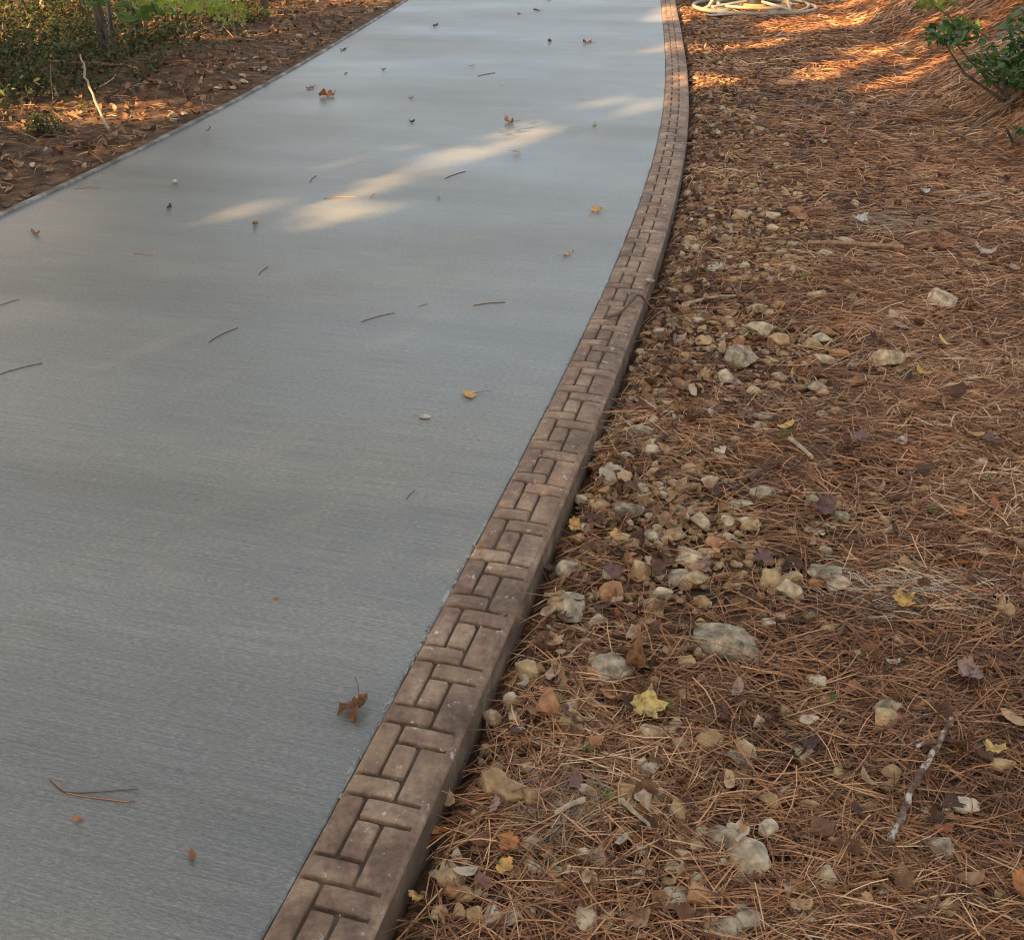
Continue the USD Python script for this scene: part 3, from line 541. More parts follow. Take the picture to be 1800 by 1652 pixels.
DRIVE_LEAVES = [
    (630, 1250, 74, 'maple', 'brown', 'crumpled brown leaf on the concrete by the near end of the kerb', 0.9, 0.7), (828, 695, 38, 'maple', 'golden', 'curled golden brown leaf alone in the middle of the drive', 1.1, 0.4), (1047, 374, 28, 'maple', 'golden', 'bright golden leaf standing curled near the kerb bend', 1.6, 0.5),
    (998, 450, 24, 'oval', 'tan', 'flat tan leaf on concrete below the bright golden one', 0.5, 0.3), (747, 735, 26, 'scrap', 'pale', 'smudged pale leaf scrap lying flat on the drive', 0.1, 0.05), (486, 1057, 14, 'oval', 'orange', 'tiny orange leaf fragment on the left middle concrete', 0.8, 0.3),
    (138, 1443, 20, 'scrap', 'orange', 'small curled tan husk near the bottom left needles', 1.4, 0.6), (340, 1512, 30, 'oval', 'brown', 'narrow brown bud scale near the bottom of the drive', 1.6, 0.3),
    (546, 157, 24, 'oak', 'rust', 'dark rust leaf just left of the biggest crumpled leaf far up the drive', 0.9, 0.6), (576, 171, 34, 'maple', 'rust', 'biggest crumpled rust leaf far up the left side of the drive', 1.2, 0.8), (604, 89, 18, 'oval', 'dark', 'dark curled leaf with light rim far up the drive', 0.8, 0.2),
    (608, 131, 10, 'oval', 'brown', 'small upright brown leaf above the crumpled pair', 1.8, 0.4), (675, 125, 10, 'scrap', 'brown', 'small brown leaf bit right of the upright one', 0.9, 0.5), (722, 174, 16, 'oak', 'tan', 'arched tan leaf in mid drive beyond the black leaf', 1.4, 0.4), (724, 217, 15, 'scrap', 'black', 'black curled leaf near the long sunlit streak', 1.8, 0.7),
    (766, 47, 18, 'oak', 'brown', 'flat brown leaf in the bluish glare at the top of the drive', 0.5, 0.3), (912, 26, 10, 'scrap', 'brown', 'little brown leaf speck near the far end', 0.7, 0.4), (943, 20, 16, 'oak', 'brown', 'brown leaf at the far end of the drive', 0.9, 0.5), (966, 75, 15, 'oval', 'dark', 'dark brown curled leaf, left of a far pair', 1.4, 0.4),
    (1032, 77, 19, 'oval', 'rust', 'rust leaf with raised tip, right of a far pair', 1.2, 0.4), (828, 118, 14, 'oval', 'tan', 'thin tan leaf flat on the drive right of centre', 0.4, 0.2), (881, 150, 10, 'oval', 'white', 'whitish leaf fleck in the middle distance', 0.4, 0.1), (897, 218, 24, 'maple', 'orange', 'orange leaf at the tip of the long sunlit streak', 1.2, 0.6),
    (1045, 221, 18, 'oval', 'pale', 'pale curled leaf lying between sunlit streak and kerb', 1.1, 0.3), (908, 273, 18, 'maple', 'golden', 'small golden leaf below the orange one', 0.9, 0.4), (298, 367, 17, 'oval', 'dark', 'dark curled leaf left of the small sunny patch', 0.9, 0.3), (449, 397, 20, 'oval', 'brown', 'flat brown leaf left below the small sunny patch', 0.7, 0.3),
    (62, 413, 22, 'oval', 'brown', 'brown leaf near the left frame edge on the concrete', 0.8, 0.3), (771, 350, 8, 'scrap', 'brown', 'brown speck of leaf below the sunlit streak', 1.0, 0.5), (467, 147, 18, 'oak', 'tan', 'tan leaf caught on the left cement edging', 1.0, 0.5), (508, 117, 12, 'oval', 'dark', 'dark leaf hanging over the left cement edging', 0.9, 0.4), (965, 1, 14, 'oak', 'rust', 'rust leaf at the top border of the picture', 1.0, 0.5),
    (1018, 68, 8, 'oval', 'white', None, 0, 0)]
for a in DRIVE_LEAVES:
    if a[5]: put_leaf(*a, stalk=a[2] > 15)
put_leaf(1290, 0, 20, 'oval', 'tan', 'tan leaf beside the round steel guard', 0.6, 0.3, stalk=False)
FLOOR_LEAVES = [
    (1134, 1266, 80, 'star', 'yellow', 'yellow star shaped leaf with brown spots on the straw', 0.35, 0.15), (1580, 1076, 52, 'star', 'golden', 'yellow and pink lobed leaf tilted up on open straw', 0.9, 0.3), (1655, 617, 36, 'oak', 'yellow', 'bright yellow leaf near the blocky stone', 0.4, 0.2), (1579, 793, 42, 'oval', 'pale', 'pale beige leaf with toothed edge in mid straw', 0.5, 0.2),
    (1505, 548, 30, 'oak', 'pink', 'pinkish leaf left of the lone angular stone', 0.5, 0.3), (1740, 1338, 52, 'oak', 'yellow', 'ragged yellow leaf near the right edge by the bark stick', 0.9, 0.5), (1778, 1285, 62, 'oval', 'tan', 'long smooth tan leaf at the right edge', 0.3, 0.1), (1279, 1394, 44, 'oval', 'tan', 'oval cream tan leaf on the straw in lower middle', 0.3, 0.1),
    (976, 1143, 52, 'star', 'tan', 'cream tan curled star leaf beside the kerb', 0.7, 0.3), (898, 1502, 50, 'maple', 'orange', 'fluffy orange leaf at the lower kerb side', 0.7, 0.5), (884, 1543, 44, 'maple', 'golden', 'tan golden leaf touching the fluffy orange leaf', 0.6, 0.4), (822, 1552, 46, 'oval', 'pale', 'narrow grey buff leaf left of the fluffy orange leaf', 0.4, 0.2),
    (788, 1425, 56, 'oval', 'tan', 'long narrow bark like leaf leaning on the kerb foot', 1.0, 0.2), (768, 1480, 48, 'oval', 'orange', 'rolled orange tan leaf at the kerb foot', 1.3, 0.3), (1403, 1612, 56, 'oak', 'tan', 'folded tan leaf near the bottom edge', 0.8, 0.4), (1518, 1607, 32, 'scrap', 'tan', 'bent tan scrap right of the folded leaf at the bottom', 1.0, 0.5),
    (1652, 1478, 46, 'oak', 'rust', 'broken rust leaf right of the bark stick', 0.8, 0.6), (1778, 1580, 60, 'maple', 'orange', 'crumpled orange brown leaf at the lower right corner', 0.9, 0.7), (1600, 384, 32, 'oval', 'pink', 'salmon pink leaf piece in the upper right straw', 0.5, 0.3), (1622, 348, 28, 'oval', 'white', 'bright white leaf underside in the upper right straw', 0.6, 0.2),
    (1508, 398, 36, 'scrap', 'white', 'white lichened flake beyond the long tan stick', 0.8, 0.6), (1582, 588, 34, 'oval', 'pink', 'smooth pinkish leaf above the blocky stone', 0.4, 0.1), (1637, 917, 34, 'oval', 'green', 'single fresh green leaf on the straw', 0.6, 0.2), (1735, 794, 50, 'maple', 'purple', 'dark purple leaf at the right beside a yellow scrap', 0.9, 0.5),
    (1703, 778, 42, 'oval', 'golden', 'yellow scrap of leaf left of the dark purple leaf', 0.5, 0.3), (1622, 673, 48, 'oak', 'golden', 'orange gold leaf below the blocky stone', 0.6, 0.4), (1396, 432, 30, 'scrap', 'pink', None, 0.6, 0.4), (1655, 445, 46, 'oval', 'rust', 'large rust leaf folded upright right of the long stick', 1.3, 0.4),
    (1350, 452, 34, 'oak', 'pink', 'pink leaf with dark underside left of the long stick', 0.9, 0.4), (1408, 264, 28, 'oak', 'rust', 'dark red leaf in the upper straw near the kerb', 0.9, 0.5), (1505, 265, 22, 'oval', 'golden', 'dull yellow leaf in the upper straw', 0.4, 0.2), (1440, 915, 70, 'scrap', 'purple', 'large curled purple brown leaf over the pale rotten bark', 1.1, 0.4),
    (1235, 1016, 44, 'oval', 'pink', 'pinkish brown folded leaf right of the white faced stone', 0.8, 0.3), (1345, 1000, 44, 'star', 'purple', 'flat dull purple leaf left of the rounded grey stone', 0.3, 0.2), (1320, 858, 44, 'oak', 'dark', 'dark crumpled leaf above the long flat grey stone', 0.8, 0.5), (1115, 1190, 84, 'oval', 'brown', 'long curled brown leaf right of the grey white standing stone', 1.3, 0.4),
    (1295, 1230, 48, 'oval', 'pink', 'boat shaped pinkish leaf below the largest flat stone', 1.2, 0.2), (1670, 1010, 46, 'oak', 'tan', None, 0.6, 0.4), (1680, 920, 44, 'oak', 'orange', 'soft orange leaf right of the fresh green leaf', 0.6, 0.4), (1600, 913, 30, 'oval', 'rust', 'small red brown leaf left of the fresh green leaf', 0.5, 0.3),
    (1745, 908, 36, 'oak', 'rust', 'deep red leaf near the right edge beyond the green leaf', 0.5, 0.3), (1728, 455, 44, 'oval', 'pale', 'pale yellowish leaf at the upper right', 0.5, 0.3), (1010, 944, 50, 'oak', 'golden', 'golden tan leaf with folded lobes against the kerb', 1.0, 0.5), (1120, 800, 34, 'oak', 'pink', 'dusty pink leaf just above the cement lump', 0.8, 0.5),
    (1380, 765, 34, 'oval', 'golden', 'upright golden leaf behind a green sprig in the gravel', 0.8, 0.2), (960, 1015, 50, 'oak', 'dark', 'dark wet leaf heap piece at the kerb foot', 1.0, 0.6), (1075, 1025, 60, 'oak', 'purple', 'purplish crumpled leaf above the large sunk stone', 1.0, 0.6), (1000, 1275, 44, 'oak', 'purple', 'purple leaf behind the big orange stone', 0.9, 0.5),
    (1075, 1245, 44, 'oval', 'orange', 'orange tan leaf right of the big orange stone', 0.7, 0.3), (1290, 640, 24, 'oval', 'rust', None, 0.4, 0.3), (1010, 1395, 50, 'oak', 'purple', 'dull purple leaf pile below the tuft of green needles', 0.9, 0.5), (870, 1440, 44, 'oak', 'pink', 'pinkish leaf below the lumpy sandy stone', 0.7, 0.4),
    (1495, 800, 60, 'maple', 'purple', 'grey purple leaf lying right of the pale beige leaf', 0.6, 0.5), (1030, 1560, 40, 'oak', 'tan', 'tan leaf under needles at the lower middle', 0.6, 0.4), (850, 1575, 40, 'oak', 'purple', 'purple brown leaf below the narrow buff leaf', 0.8, 0.5), (1700, 1205, 80, 'oak', 'pink', 'large faded pink brown leaf at right above the bark stick', 0.7, 0.5),
    (1460, 1250, 20, 'oval', 'green', 'light green leaflet on the straw in lower middle', 0.6, 0.3), (1270, 1275, 32, 'oval', 'dark', 'blackish shiny leaf left of the small oval stone', 0.6, 0.3), (1468, 1498, 30, 'oval', 'tan', 'small tan leaf left of the foot of the bark stick', 0.6, 0.2), (735, 1598, 50, 'oak', 'golden', 'dull golden leaf at the kerb foot near the bottom edge', 0.9, 0.5),
    (1090, 1500, 34, 'oval', 'pale', 'little pale chip leaf in lower middle', 0.5, 0.2), (185, 253, 22, 'oval', 'pink', 'sunlit salmon leaf at the foot of the pale forked stick', 0.5, 0.3), (195, 283, 20, 'oval', 'orange', 'sunlit orange leaf nearest the left edging', 0.5, 0.3), (140, 180, 20, 'oak', 'orange', 'glowing orange leaf by the pale forked stick', 1.2, 0.3),
    (147, 191, 22, 'oak', 'golden', 'glowing golden leaf under the orange one by the forked stick', 1.1, 0.3), (325, 162, 22, 'oak', 'rust', 'rusty leaf in shaded litter left of the edging', 0.9, 0.5), (150, 305, 20, 'oval', 'tan', 'tan leaf in litter beside the left edging', 0.6, 0.3), (370, 126, 20, 'oak', 'orange', 'warm brown leaf in litter near the far tree', 0.8, 0.4),
    (365, 240, 24, 'oak', 'tan', 'tan leaf cluster piece touching the left edging', 0.8, 0.4)]
for a in FLOOR_LEAVES:
    if a[5]: put_leaf(*a, tilt=0.22, lift=0.028, stalk=a[2] > 40)
# more leaves that nothing tells apart, then the uncounted litter
rng = np.random.default_rng(77)
def floor_points(n, box, rng, keep):
    out = []
    while len(out) < n:
        q = np.column_stack([rng.uniform(box[0], box[1], 4000), box[2] + (box[3] - box[2]) * rng.random(4000) ** 1.35])
        out += list(q[keep(q[:, 0], q[:, 1])])
    return np.array(out[:n])
right = lambda x, y: st(x, y)[1] > KW + 0.03
left = lambda x, y: st(x, y)[1] < L1 - LK - 0.03
kinds = [('oak', 'brown'), ('oval', 'tan'), ('oak', 'purple'), ('oval', 'pink'), ('scrap', 'brown'), ('maple', 'brown'), ('oval', 'rust'), ('scrap', 'pale'), ('oak', 'dark'), ('scrap', 'tan')]
for side, n, box in ((right, 130, (0, 5, 1.1, 9)), (left, 60, (-6.2, -1.5, 5, 13))):
    for qi, q in enumerate(floor_points(n, box, rng, side)):
        if side is right and qi % 2 == 0: q = np.array(C(st(*q)[0], KW + 0.05 + abs(rng.normal(0, 0.16))))
        kd, mt = kinds[rng.integers(len(kinds))]
        v, f = leaf_mesh(kd, rng.uniform(0.03, 0.075), rng, 0.8, 0.45, n=28)
        v = v @ rot(rng, 0.3).T; v[:, 2] -= v[:, 2].min()
        w = {'oak': 'lobed', 'oval': 'oval', 'scrap': 'broken', 'maple': 'lobed'}[kd]
        c = {'purple': 'purplish', 'pink': 'pinkish', 'rust': 'rust', 'dark': 'dark'}.get(mt, mt)
        where = 'pine straw right of the kerb' if side is right else 'woodland litter left of the drive'
        obj('fallen_leaf', (v + [q[0], q[1], float(ground_z(q[0], q[1])) + 0.022], f), leaf_mat[mt], smooth=True, label=f'small {c} {w} dry leaf in the {where}', cat='leaf', group=f'small {c} {w} leaves in the {where}')
mb = MB()
for side, n, box in ((right, 5200, (0.2, 6.6, 1.2, 15)), (left, 7500, (-9, -1.0, 4.5, 17))):
    for qi, q in enumerate(floor_points(n, box, rng, side)):
        if side is right and qi % 4 == 0: q = np.array(C(st(*q)[0], KW + 0.03 + abs(rng.normal(0, 0.2))))
        kd = ('oak', 'oval', 'scrap', 'maple')[rng.integers(4)]
        v, f = leaf_mesh(kd, rng.uniform(0.02, 0.07) if side is right else rng.uniform(0.04, 0.10), rng, 0.7, 0.4, rings=(0.5, 1.0), n=14)
        v = v @ rot(rng, 0.45).T; v[:, 2] -= v[:, 2].min()
        mb.add(v + [q[0], q[1], 0.008 if side is left else rng.uniform(0.006, 0.026)], f)
V, Fc = mb.get(); V[:, 2] += ground_z(V[:, 0], V[:, 1])
obj('leaf_litter', (V, Fc), litter_mat, smooth=True, label='loose brown leaf litter strewn over the woodland floor', cat='leaf litter', kind='stuff')

# ---------------------------------------------------------------- pine straw
def ribbons(P, L, az, pitch, bow, w, roll, seg):
    """P: (n,3) middle points; returns one flat bent ribbon for each."""
    n = len(P); u = np.linspace(-0.5, 0.5, seg + 1)
    d = np.stack([np.cos(az) * np.cos(pitch), np.sin(az) * np.cos(pitch), np.sin(pitch)], -1)
    side = np.stack([-np.sin(az), np.cos(az), np.zeros(n)], -1)
    nrm = np.cross(d, side)
    pts = P[:, None] + u[None, :, None] * L[:, None, None] * d[:, None] + (bow * L)[:, None, None] * ((u ** 2 - 0.08) * 4)[None, :, None] * side[:, None]
    arch = -(0.05 * L)[:, None] * (u ** 2)[None] * 4
    pts[:, :, 2] += arch
    wid = np.cos(roll)[:, None] * side + np.sin(roll)[:, None] * nrm
    taper = np.interp(u, [-0.5, -0.3, 0.35, 0.5], [0.9, 1, 0.9, 0.25])
    off = 0.5 * w[:, None, None] * taper[None, :, None] * wid[:, None]
    V = np.stack([pts - off, pts + off], 2).reshape(-1, 3)
    k = np.arange(seg)[None] * 2 + np.arange(n)[:, None] * 2 * (seg + 1)
    F = np.stack([np.stack([k, k + 1, k + 3], -1), np.stack([k, k + 3, k + 2], -1)], 2).reshape(-1, 3)
    return V, F
rng = np.random.default_rng(99)
from scipy.spatial import cKDTree
CLEAR_TREE, CLEAR_R = cKDTree(np.array(CLEAR)[:, :2]), np.array(CLEAR)[:, 2]
def straw_density(x, y):
    s, t = st(x, y); e = np.where(t > 0, t - KW, (L1 - LK) - t)
    d = 0.35 + 0.65 * smoothstep(-0.12, 0.12, fb(x, y, 1.3, 3, 41))
    d = d * (1 - 0.86 * gravel_density(x, y)) 
    d = np.where(t > 0, np.maximum(d, smoothstep(0.9, 1.3, e) * 0.9), 0.55)
    return d * smoothstep(0.0, 0.06, e)
def straw(n, box, seg, wmin, gfac, heights, keep, yexp=1.3):
    q = np.column_stack([rng.uniform(box[0], box[1], n), box[2] + (box[3] - box[2]) * rng.random(n) ** yexp])
    ok = keep(q[:, 0], q[:, 1]) & (rng.random(n) < straw_density(q[:, 0], q[:, 1])) & (np.abs(q[:, 0]) < 0.55 * q[:, 1] + 0.75)
    q = q[ok]
    near = CLEAR_TREE.query(q, distance_upper_bound=0.12)
    hit = (near[0] < CLEAR_R[np.minimum(near[1], len(CLEAR_R) - 1)]) & np.isfinite(near[0])
    q = q[~hit | (rng.random(len(q)) < 0.13)]
    q = np.repeat(q, 2, 0); q = q + rng.normal(0, 0.0035, q.shape)
    m = len(q)
    flow = 2.6 * fb(q[:, 0], q[:, 1], 0.9, 2, 51) + 0.05
    az0 = np.where(rng.random(m // 2) < 0.38, flow[::2] + rng.normal(0, 0.5, m // 2), rng.uniform(0, np.pi, m // 2)) + np.pi * (rng.random(m // 2) < 0.5)
    az = np.repeat(az0, 2) + np.tile([0, 1], m // 2) * rng.normal(0, 0.10, m)
    L = np.repeat(rng.uniform(0.07, 0.19, m // 2), 2); pitch = rng.normal(0, 0.13, m)
    h = heights * rng.random(m) ** 0.8 + 0.25 * np.abs(np.sin(pitch)) * L
    dist = np.hypot(q[:, 0], q[:, 1])
    w = np.maximum(wmin, dist * gfac) * rng.uniform(0.75, 1.3, m)
    # follow the lie of the ground along the needle
    ex = np.stack([q[:, 0] + np.cos(az) * L / 2, q[:, 1] + np.sin(az) * L / 2], -1); ez = np.stack([q[:, 0] - np.cos(az) * L / 2, q[:, 1] - np.sin(az) * L / 2], -1)
    s1, t1 = st(ex[:, 0], ex[:, 1]); s2, t2 = st(ez[:, 0], ez[:, 1])
    lim = KW - 0.012
    bad = ((t1 < lim) & (t1 > L1 - LK - 0.02)) | ((t2 < lim) & (t2 > L1 - LK - 0.02))
    z1, z2 = ground_z(ex[:, 0], ex[:, 1]), ground_z(ez[:, 0], ez[:, 1])
    slope = np.arctan2(np.where(bad, 0, z1 - z2), L)
    P = np.column_stack([q, np.maximum(ground_z(q[:, 0], q[:, 1]), np.where(bad, -1, (z1 + z2) / 2)) + h + 0.002])
    keep2 = ~bad | (rng.random(m) < 0.09)
    P[bad, 2] += 0.045
    return ribbons(P[keep2], L[keep2], az[keep2], (pitch + slope)[keep2], rng.normal(0, 0.07, keep2.sum()), w[keep2], rng.normal(0, 0.5, keep2.sum()), seg)
def cat(*ms):
    mb = MB(); [mb.add(*m) for m in ms]; return mb.get()
obj('pine_straw', cat(straw(52000, (-0.4, 2.6, 1.05, 3.2), 4, 0.0022, 0.0010, 0.020, right), straw(60000, (-0.1, 3.8, 2.8, 7.0), 3, 0.0021, 0.00070, 0.020, right), straw(56000, (0.8, 6.6, 6.0, 15.0), 3, 0.0024, 0.00062, 0.03, right, 1.1)), needle_mat,
    label='thick layer of fallen reddish brown pine needles right of the kerb', cat='pine straw', kind='stuff')
obj('pine_straw', cat(straw(14000, (-7.5, -1.0, 4.5, 15.0), 3, 0.0015, 0.00038, 0.02, left)), needle_mat, label='thin scatter of pine needles in the shaded litter left of the drive', cat='pine straw', kind='stuff')
# two bleached wisps of old grey straw
def wisp(px, py, n, spread, label, az0):
    p = at(px, py); q = p[:2] + rng.normal(0, 1, (n, 2)) * spread
    P = np.column_stack([q, ground_z(q[:, 0], q[:, 1]) + 0.018 + 0.012 * rng.random(n)])
    obj('grey_straw', ribbons(P, rng.uniform(0.06, 0.14, n), az0 + rng.normal(0, 0.5, n), rng.normal(0, 0.1, n), rng.normal(0, 0.15, n), rng.uniform(0.001, 0.002, n), rng.normal(0, 0.6, n), 4), old_needle_mat, label=label, cat='old straw', kind='stuff')
wisp(1560, 400, 260, np.array([0.14, 0.09]), 'bleached grey wisp of old straw beyond the long stick', 0.0)
wisp(1610, 1050, 240, np.array([0.10, 0.05]), 'bleached grey strands right of the rounded grey stone', -0.5)
wisp(985, 1430, 160, np.array([0.05, 0.04]), 'bleached grey strands near the lower kerb', 0.9)
wisp(1750, 380, 200, np.array([0.2, 0.25]), 'tangle of grey dead stems at the upper right edge', 0.4)
# single needles on the concrete
NEED = [((235, 447), (270, 451), 'red brown pine needle on the left concrete'), ((367, 604), (418, 577), 'dark slanting needle in the left middle of the drive'), ((635, 567), (693, 551), 'brown needle in the middle of the drive'), ((735, 541), (752, 535), 'short needle piece right of the middle brown needle'),
        ((832, 539), (888, 533), 'tan needle level with the kerb twig'), ((0, 660), (75, 640), 'long dark needle running off the left edge'), ((0, 538), (35, 528), 'tan needle running off the left edge higher up'), ((783, 315), (818, 303), 'needle under the sunlit streak'), ((650, 352), (658, 340), 'short needle left below the sunlit streak'),
        ((840, 135), (870, 129), 'dark needle in the far middle of the drive'), ((545, 322), (556, 310), 'short dark needle left of the sunlit streak'), ((570, 350), (625, 347), 'reddish needle lying level below the streak'), ((715, 880), (730, 862), 'faint needle below the pale leaf scrap'), ((455, 485), (472, 470), 'faint dark needle on the left concrete'), ((130, 333), (175, 331), 'needle beside the left cement edging')]
for a, b, l in NEED:
    A, B = at(*a), at(*b); n_ = np.linspace(0, 1, 7)[:, None]
    d = B - A; pts = A + n_ * d + 0.06 * np.array([-d[1], d[0], 0]) * (n_ * (1 - n_)) * 4; pts[:, 2] = DZ + 0.0016
    obj('pine_needle', tube(pts, max(0.0009, 0.00038 * np.linalg.norm(A)), 4), stick_mat['dark'] if 'dark' in l or 'faint' in l else needle_mat, smooth=True, label=l, cat='pine needle')
t = thing('needle_bundle', label='forked bundle of red brown pine needles at the lower left of the drive', cat='pine needle')
for q in ([(88, 1371), (110, 1393), (150, 1398), (245, 1392)], [(89, 1373), (112, 1396), (165, 1404), (238, 1412)], [(90, 1374), (118, 1400), (170, 1407), (228, 1411)]):
    pts = np.array([at(*c) for c in q]); pts = np.array([[np.interp(u, np.linspace(0, 1, 4), pts[:, k]) for k in range(3)] for u in np.linspace(0, 1, 10)])
    pts[1:-1] = (pts[:-2] + pts[1:-1] * 2 + pts[2:]) / 4; pts[:, 2] = DZ + 0.002
    obj('needle', tube(pts, 0.0011, 4), needle_mat, t, smooth=True)
obj('sheath', tube(np.array([at(86, 1368), at(96, 1381)]) + [0, 0, 0.002], 0.002, 5), stick_mat['dark'], t)

# ---------------------------------------------------------------- sticks and twigs
def bend(pix, n=14, lift=0.0, hs=None, wob=0.0, seed=1):
    rng = np.random.default_rng(seed)
    P = np.array([at(*c) for c in pix]); k = np.linspace(0, 1, len(P)); u = np.linspace(0, 1, n)
    P = np.column_stack([np.interp(u, k, P[:, j]) for j in range(3)])
    for _ in range(2): P[1:-1] = (P[:-2] + 2 * P[1:-1] + P[2:]) / 4
    P[:, 2] = surf_z(P[:, 0], P[:, 1]) + lift + (np.interp(u, np.linspace(0, 1, len(hs)), hs) if hs is not None else 0)
    P[1:-1, 2] = (P[:-2, 2] + P[1:-1, 2] * 2 + P[2:, 2]) / 4
    return P + rng.normal(0, 1, P.shape) * wob
def stick(name, label, mat, mains, forks=(), cat='stick'):
    t = thing(name, label=label, cat=cat)
    for nm, lst in (('shaft', mains), ('side_twig', forks)):
        for P, r0, r1 in lst: obj(nm, tube(P, np.linspace(r0, r1, len(P)) * (1 + 0.12 * np.sin(np.arange(len(P)) * 2.3)), 7), stick_mat[mat], t, smooth=50)
stick('stick', 'long straight tan stick lying level in the upper right straw', 'tan', [(bend([(1418, 440), (1500, 442), (1586, 448)], lift=0.036, wob=0.001), 0.010, 0.012)])
stick('twig', 'dark forked twig lying across the outer edge of the kerb', 'dark', [(bend([(1066, 563), (1090, 559), (1130, 562), (1180, 575), (1225, 592)], 18, lift=0.008, hs=[0.004, 0.004, 0.05, 0.045, 0.03], wob=0.0008), 0.006, 0.005)], [(bend([(1180, 574), (1184, 600), (1186, 622)], 8, lift=0.03), 0.006, 0.007)])
stick('stick', 'knobbly bark covered stick with white lichen at lower right', 'lichen', [(bend([(1668, 1286), (1640, 1335), (1612, 1385), (1590, 1425), (1575, 1470), (1558, 1508)], 26, lift=0.037, wob=0.0015, seed=4), 0.0055, 0.0065)], [(bend([(1640, 1332), (1618, 1330), (1606, 1336)], 5, lift=0.035), 0.005, 0.003)])
stick('stick', 'short broken stick with pale end in the middle straw', 'pale', [(bend([(1385, 788), (1405, 803), (1425, 822)], 8, lift=0.034), 0.007, 0.006)])
stick('stick', 'short pale splintered stick above the buff grey flat stone', 'pale', [(bend([(1205, 547), (1240, 536), (1292, 533)], 10, lift=0.030, wob=0.0012), 0.008, 0.004)])
stick('twig', 'bent rootlet curving beside the dark olive stone', 'tan', [(bend([(1285, 572), (1295, 588), (1318, 598), (1340, 604)], 10, lift=0.030), 0.002, 0.002)])
stick('stick', 'bleached stick with a white cut end near the lower kerb', 'pale', [(bend([(975, 1455), (1000, 1441), (1027, 1433)], 8, lift=0.038), 0.004, 0.006)])
stick('stick', 'splintered pale stick fragment below the green sprig', 'pale', [(bend([(1090, 1427), (1110, 1445), (1145, 1478)], 9, lift=0.032, wob=0.001), 0.006, 0.003)])
stick('stick', 'thick dark stick end hidden in straw below the largest stone', 'dark', [(bend([(1470, 1135), (1484, 1108)], 5, lift=0.030), 0.005, 0.004)])
stick('twig', 'slim curved dark twig arching over the lower straw', 'dark', [(bend([(1383, 1345), (1405, 1318), (1450, 1298), (1510, 1293)], 14, lift=0.036), 0.0016, 0.002)])
stick('branch', 'grey brown branch reaching in from the right edge under the bush', 'dark', [(bend([(1815, 165), (1770, 200), (1735, 220), (1692, 246)], 16, lift=0.03, hs=[0.05, 0.04, 0.03, 0.0], wob=0.003), 0.015, 0.008)], [(bend([(1722, 212), (1736, 232), (1743, 252)], 8, lift=0.04), 0.008, 0.005)])
stick('twig', 'thin dark forked twig at the upper right below the branch', 'dark', [(bend([(1665, 243), (1706, 262), (1730, 280), (1772, 297)], 14, lift=0.05, wob=0.002), 0.006, 0.008)], [(bend([(1706, 262), (1740, 258), (1790, 262)], 8, lift=0.06), 0.003, 0.003)])
stick('stick', 'curved bleached bark strip at the upper right', 'pale', [(bend([(1670, 368), (1700, 357), (1742, 352)], 9, lift=0.03), 0.004, 0.009)])
stick('stick', 'pale forked stick standing tilted in the left leaf litter', 'pale', [(bend([(193, 238), (176, 210), (162, 186), (157, 172), (152, 152)], 14, lift=0.030, hs=[0.0, 0.05, 0.12, 0.16, 0.20], wob=0.004), 0.010, 0.006)], [(bend([(160, 171), (185, 163), (203, 150), (206, 138)], 10, lift=0.05), 0.005, 0.004)])
stick('branch', 'long thin branch lying level in the shaded left undergrowth', 'tan', [(bend([(88, 128), (140, 130), (190, 133), (226, 133), (247, 141)], 18, lift=0.08, wob=0.004), 0.013, 0.009)])
stick('branch', 'arched bleached branch in the far left undergrowth', 'pale', [(bend([(73, 23), (90, 16), (112, 12), (130, 14)], 12, lift=0.05, hs=[0, 0.2, 0.2, 0.1]), 0.02, 0.02)])
# the pale rotten bark by the curled purple leaf
rng = np.random.default_rng(3)
p = at(1450, 938)
t = thing('rotten_bark', label='pale rotten bark crumbling in the straw beside a curled purple leaf', cat='bark')
for k in range(7):
    v, f = stone_mesh(rng.uniform(0.02, 0.05), rng.uniform(0.012, 0.03), rng.uniform(0.006, 0.014), rng, 2, 5, 0.25)
    q = p[:2] + rng.normal(0, 1, 2) * [0.028, 0.014]
    obj('flake', (v + [q[0], q[1], float(ground_z(*q)) + 0.016], f), stone_mat['pale'], t, smooth=30)

# ---------------------------------------------------------------- seedlings, weeds, undergrowth, bushes
def seedling(px, py, wp, label, mat=None, n=26):
    rng = np.random.default_rng(int(px + py)); p = at(px, py); L = px_size(p, wp) * 0.6
    t = thing('pine_seedling', label=label, cat='seedling'); z0 = float(ground_z(p[0], p[1])) + 0.008
    h = L * 0.7
    obj('stem', tube(np.array([[p[0], p[1], z0 - 0.01], [p[0] + 0.002, p[1], z0 + h * 0.6], [p[0] + 0.002, p[1] + 0.002, z0 + h]]), [0.0015, 0.0012, 0.0008], 5), stick_mat['tan'], t)
    mb = MB()
    for k in range(n):
        az = rng.uniform(0, 2 * np.pi); el = rng.uniform(0.1, 1.2); l = L * rng.uniform(0.5, 1.0); z = z0 + h * rng.uniform(0.35, 1.0)
        d = np.array([math.cos(az) * math.cos(el), math.sin(az) * math.cos(el), math.sin(el)]); o = np.array([p[0], p[1], z])
        mb.add(*tube(np.array([o, o + d * l * 0.5, o + d * l - [0, 0, l * 0.12]]), [0.0008, 0.0008, 0.0003], 3))
    obj('needles', mb.get(), mat or green_needle_mat, t)
seedling(975, 1262, 46, 'green pine seedling in front of the big orange stone', n=30)
seedling(1030, 1335, 40, 'spiky green tuft beside the flat orange brown stone', n=26)
seedling(1170, 1256, 44, 'green tuft right of the yellow star leaf', n=22)
seedling(1377, 780, 42, 'green sprig in the middle straw', n=22)
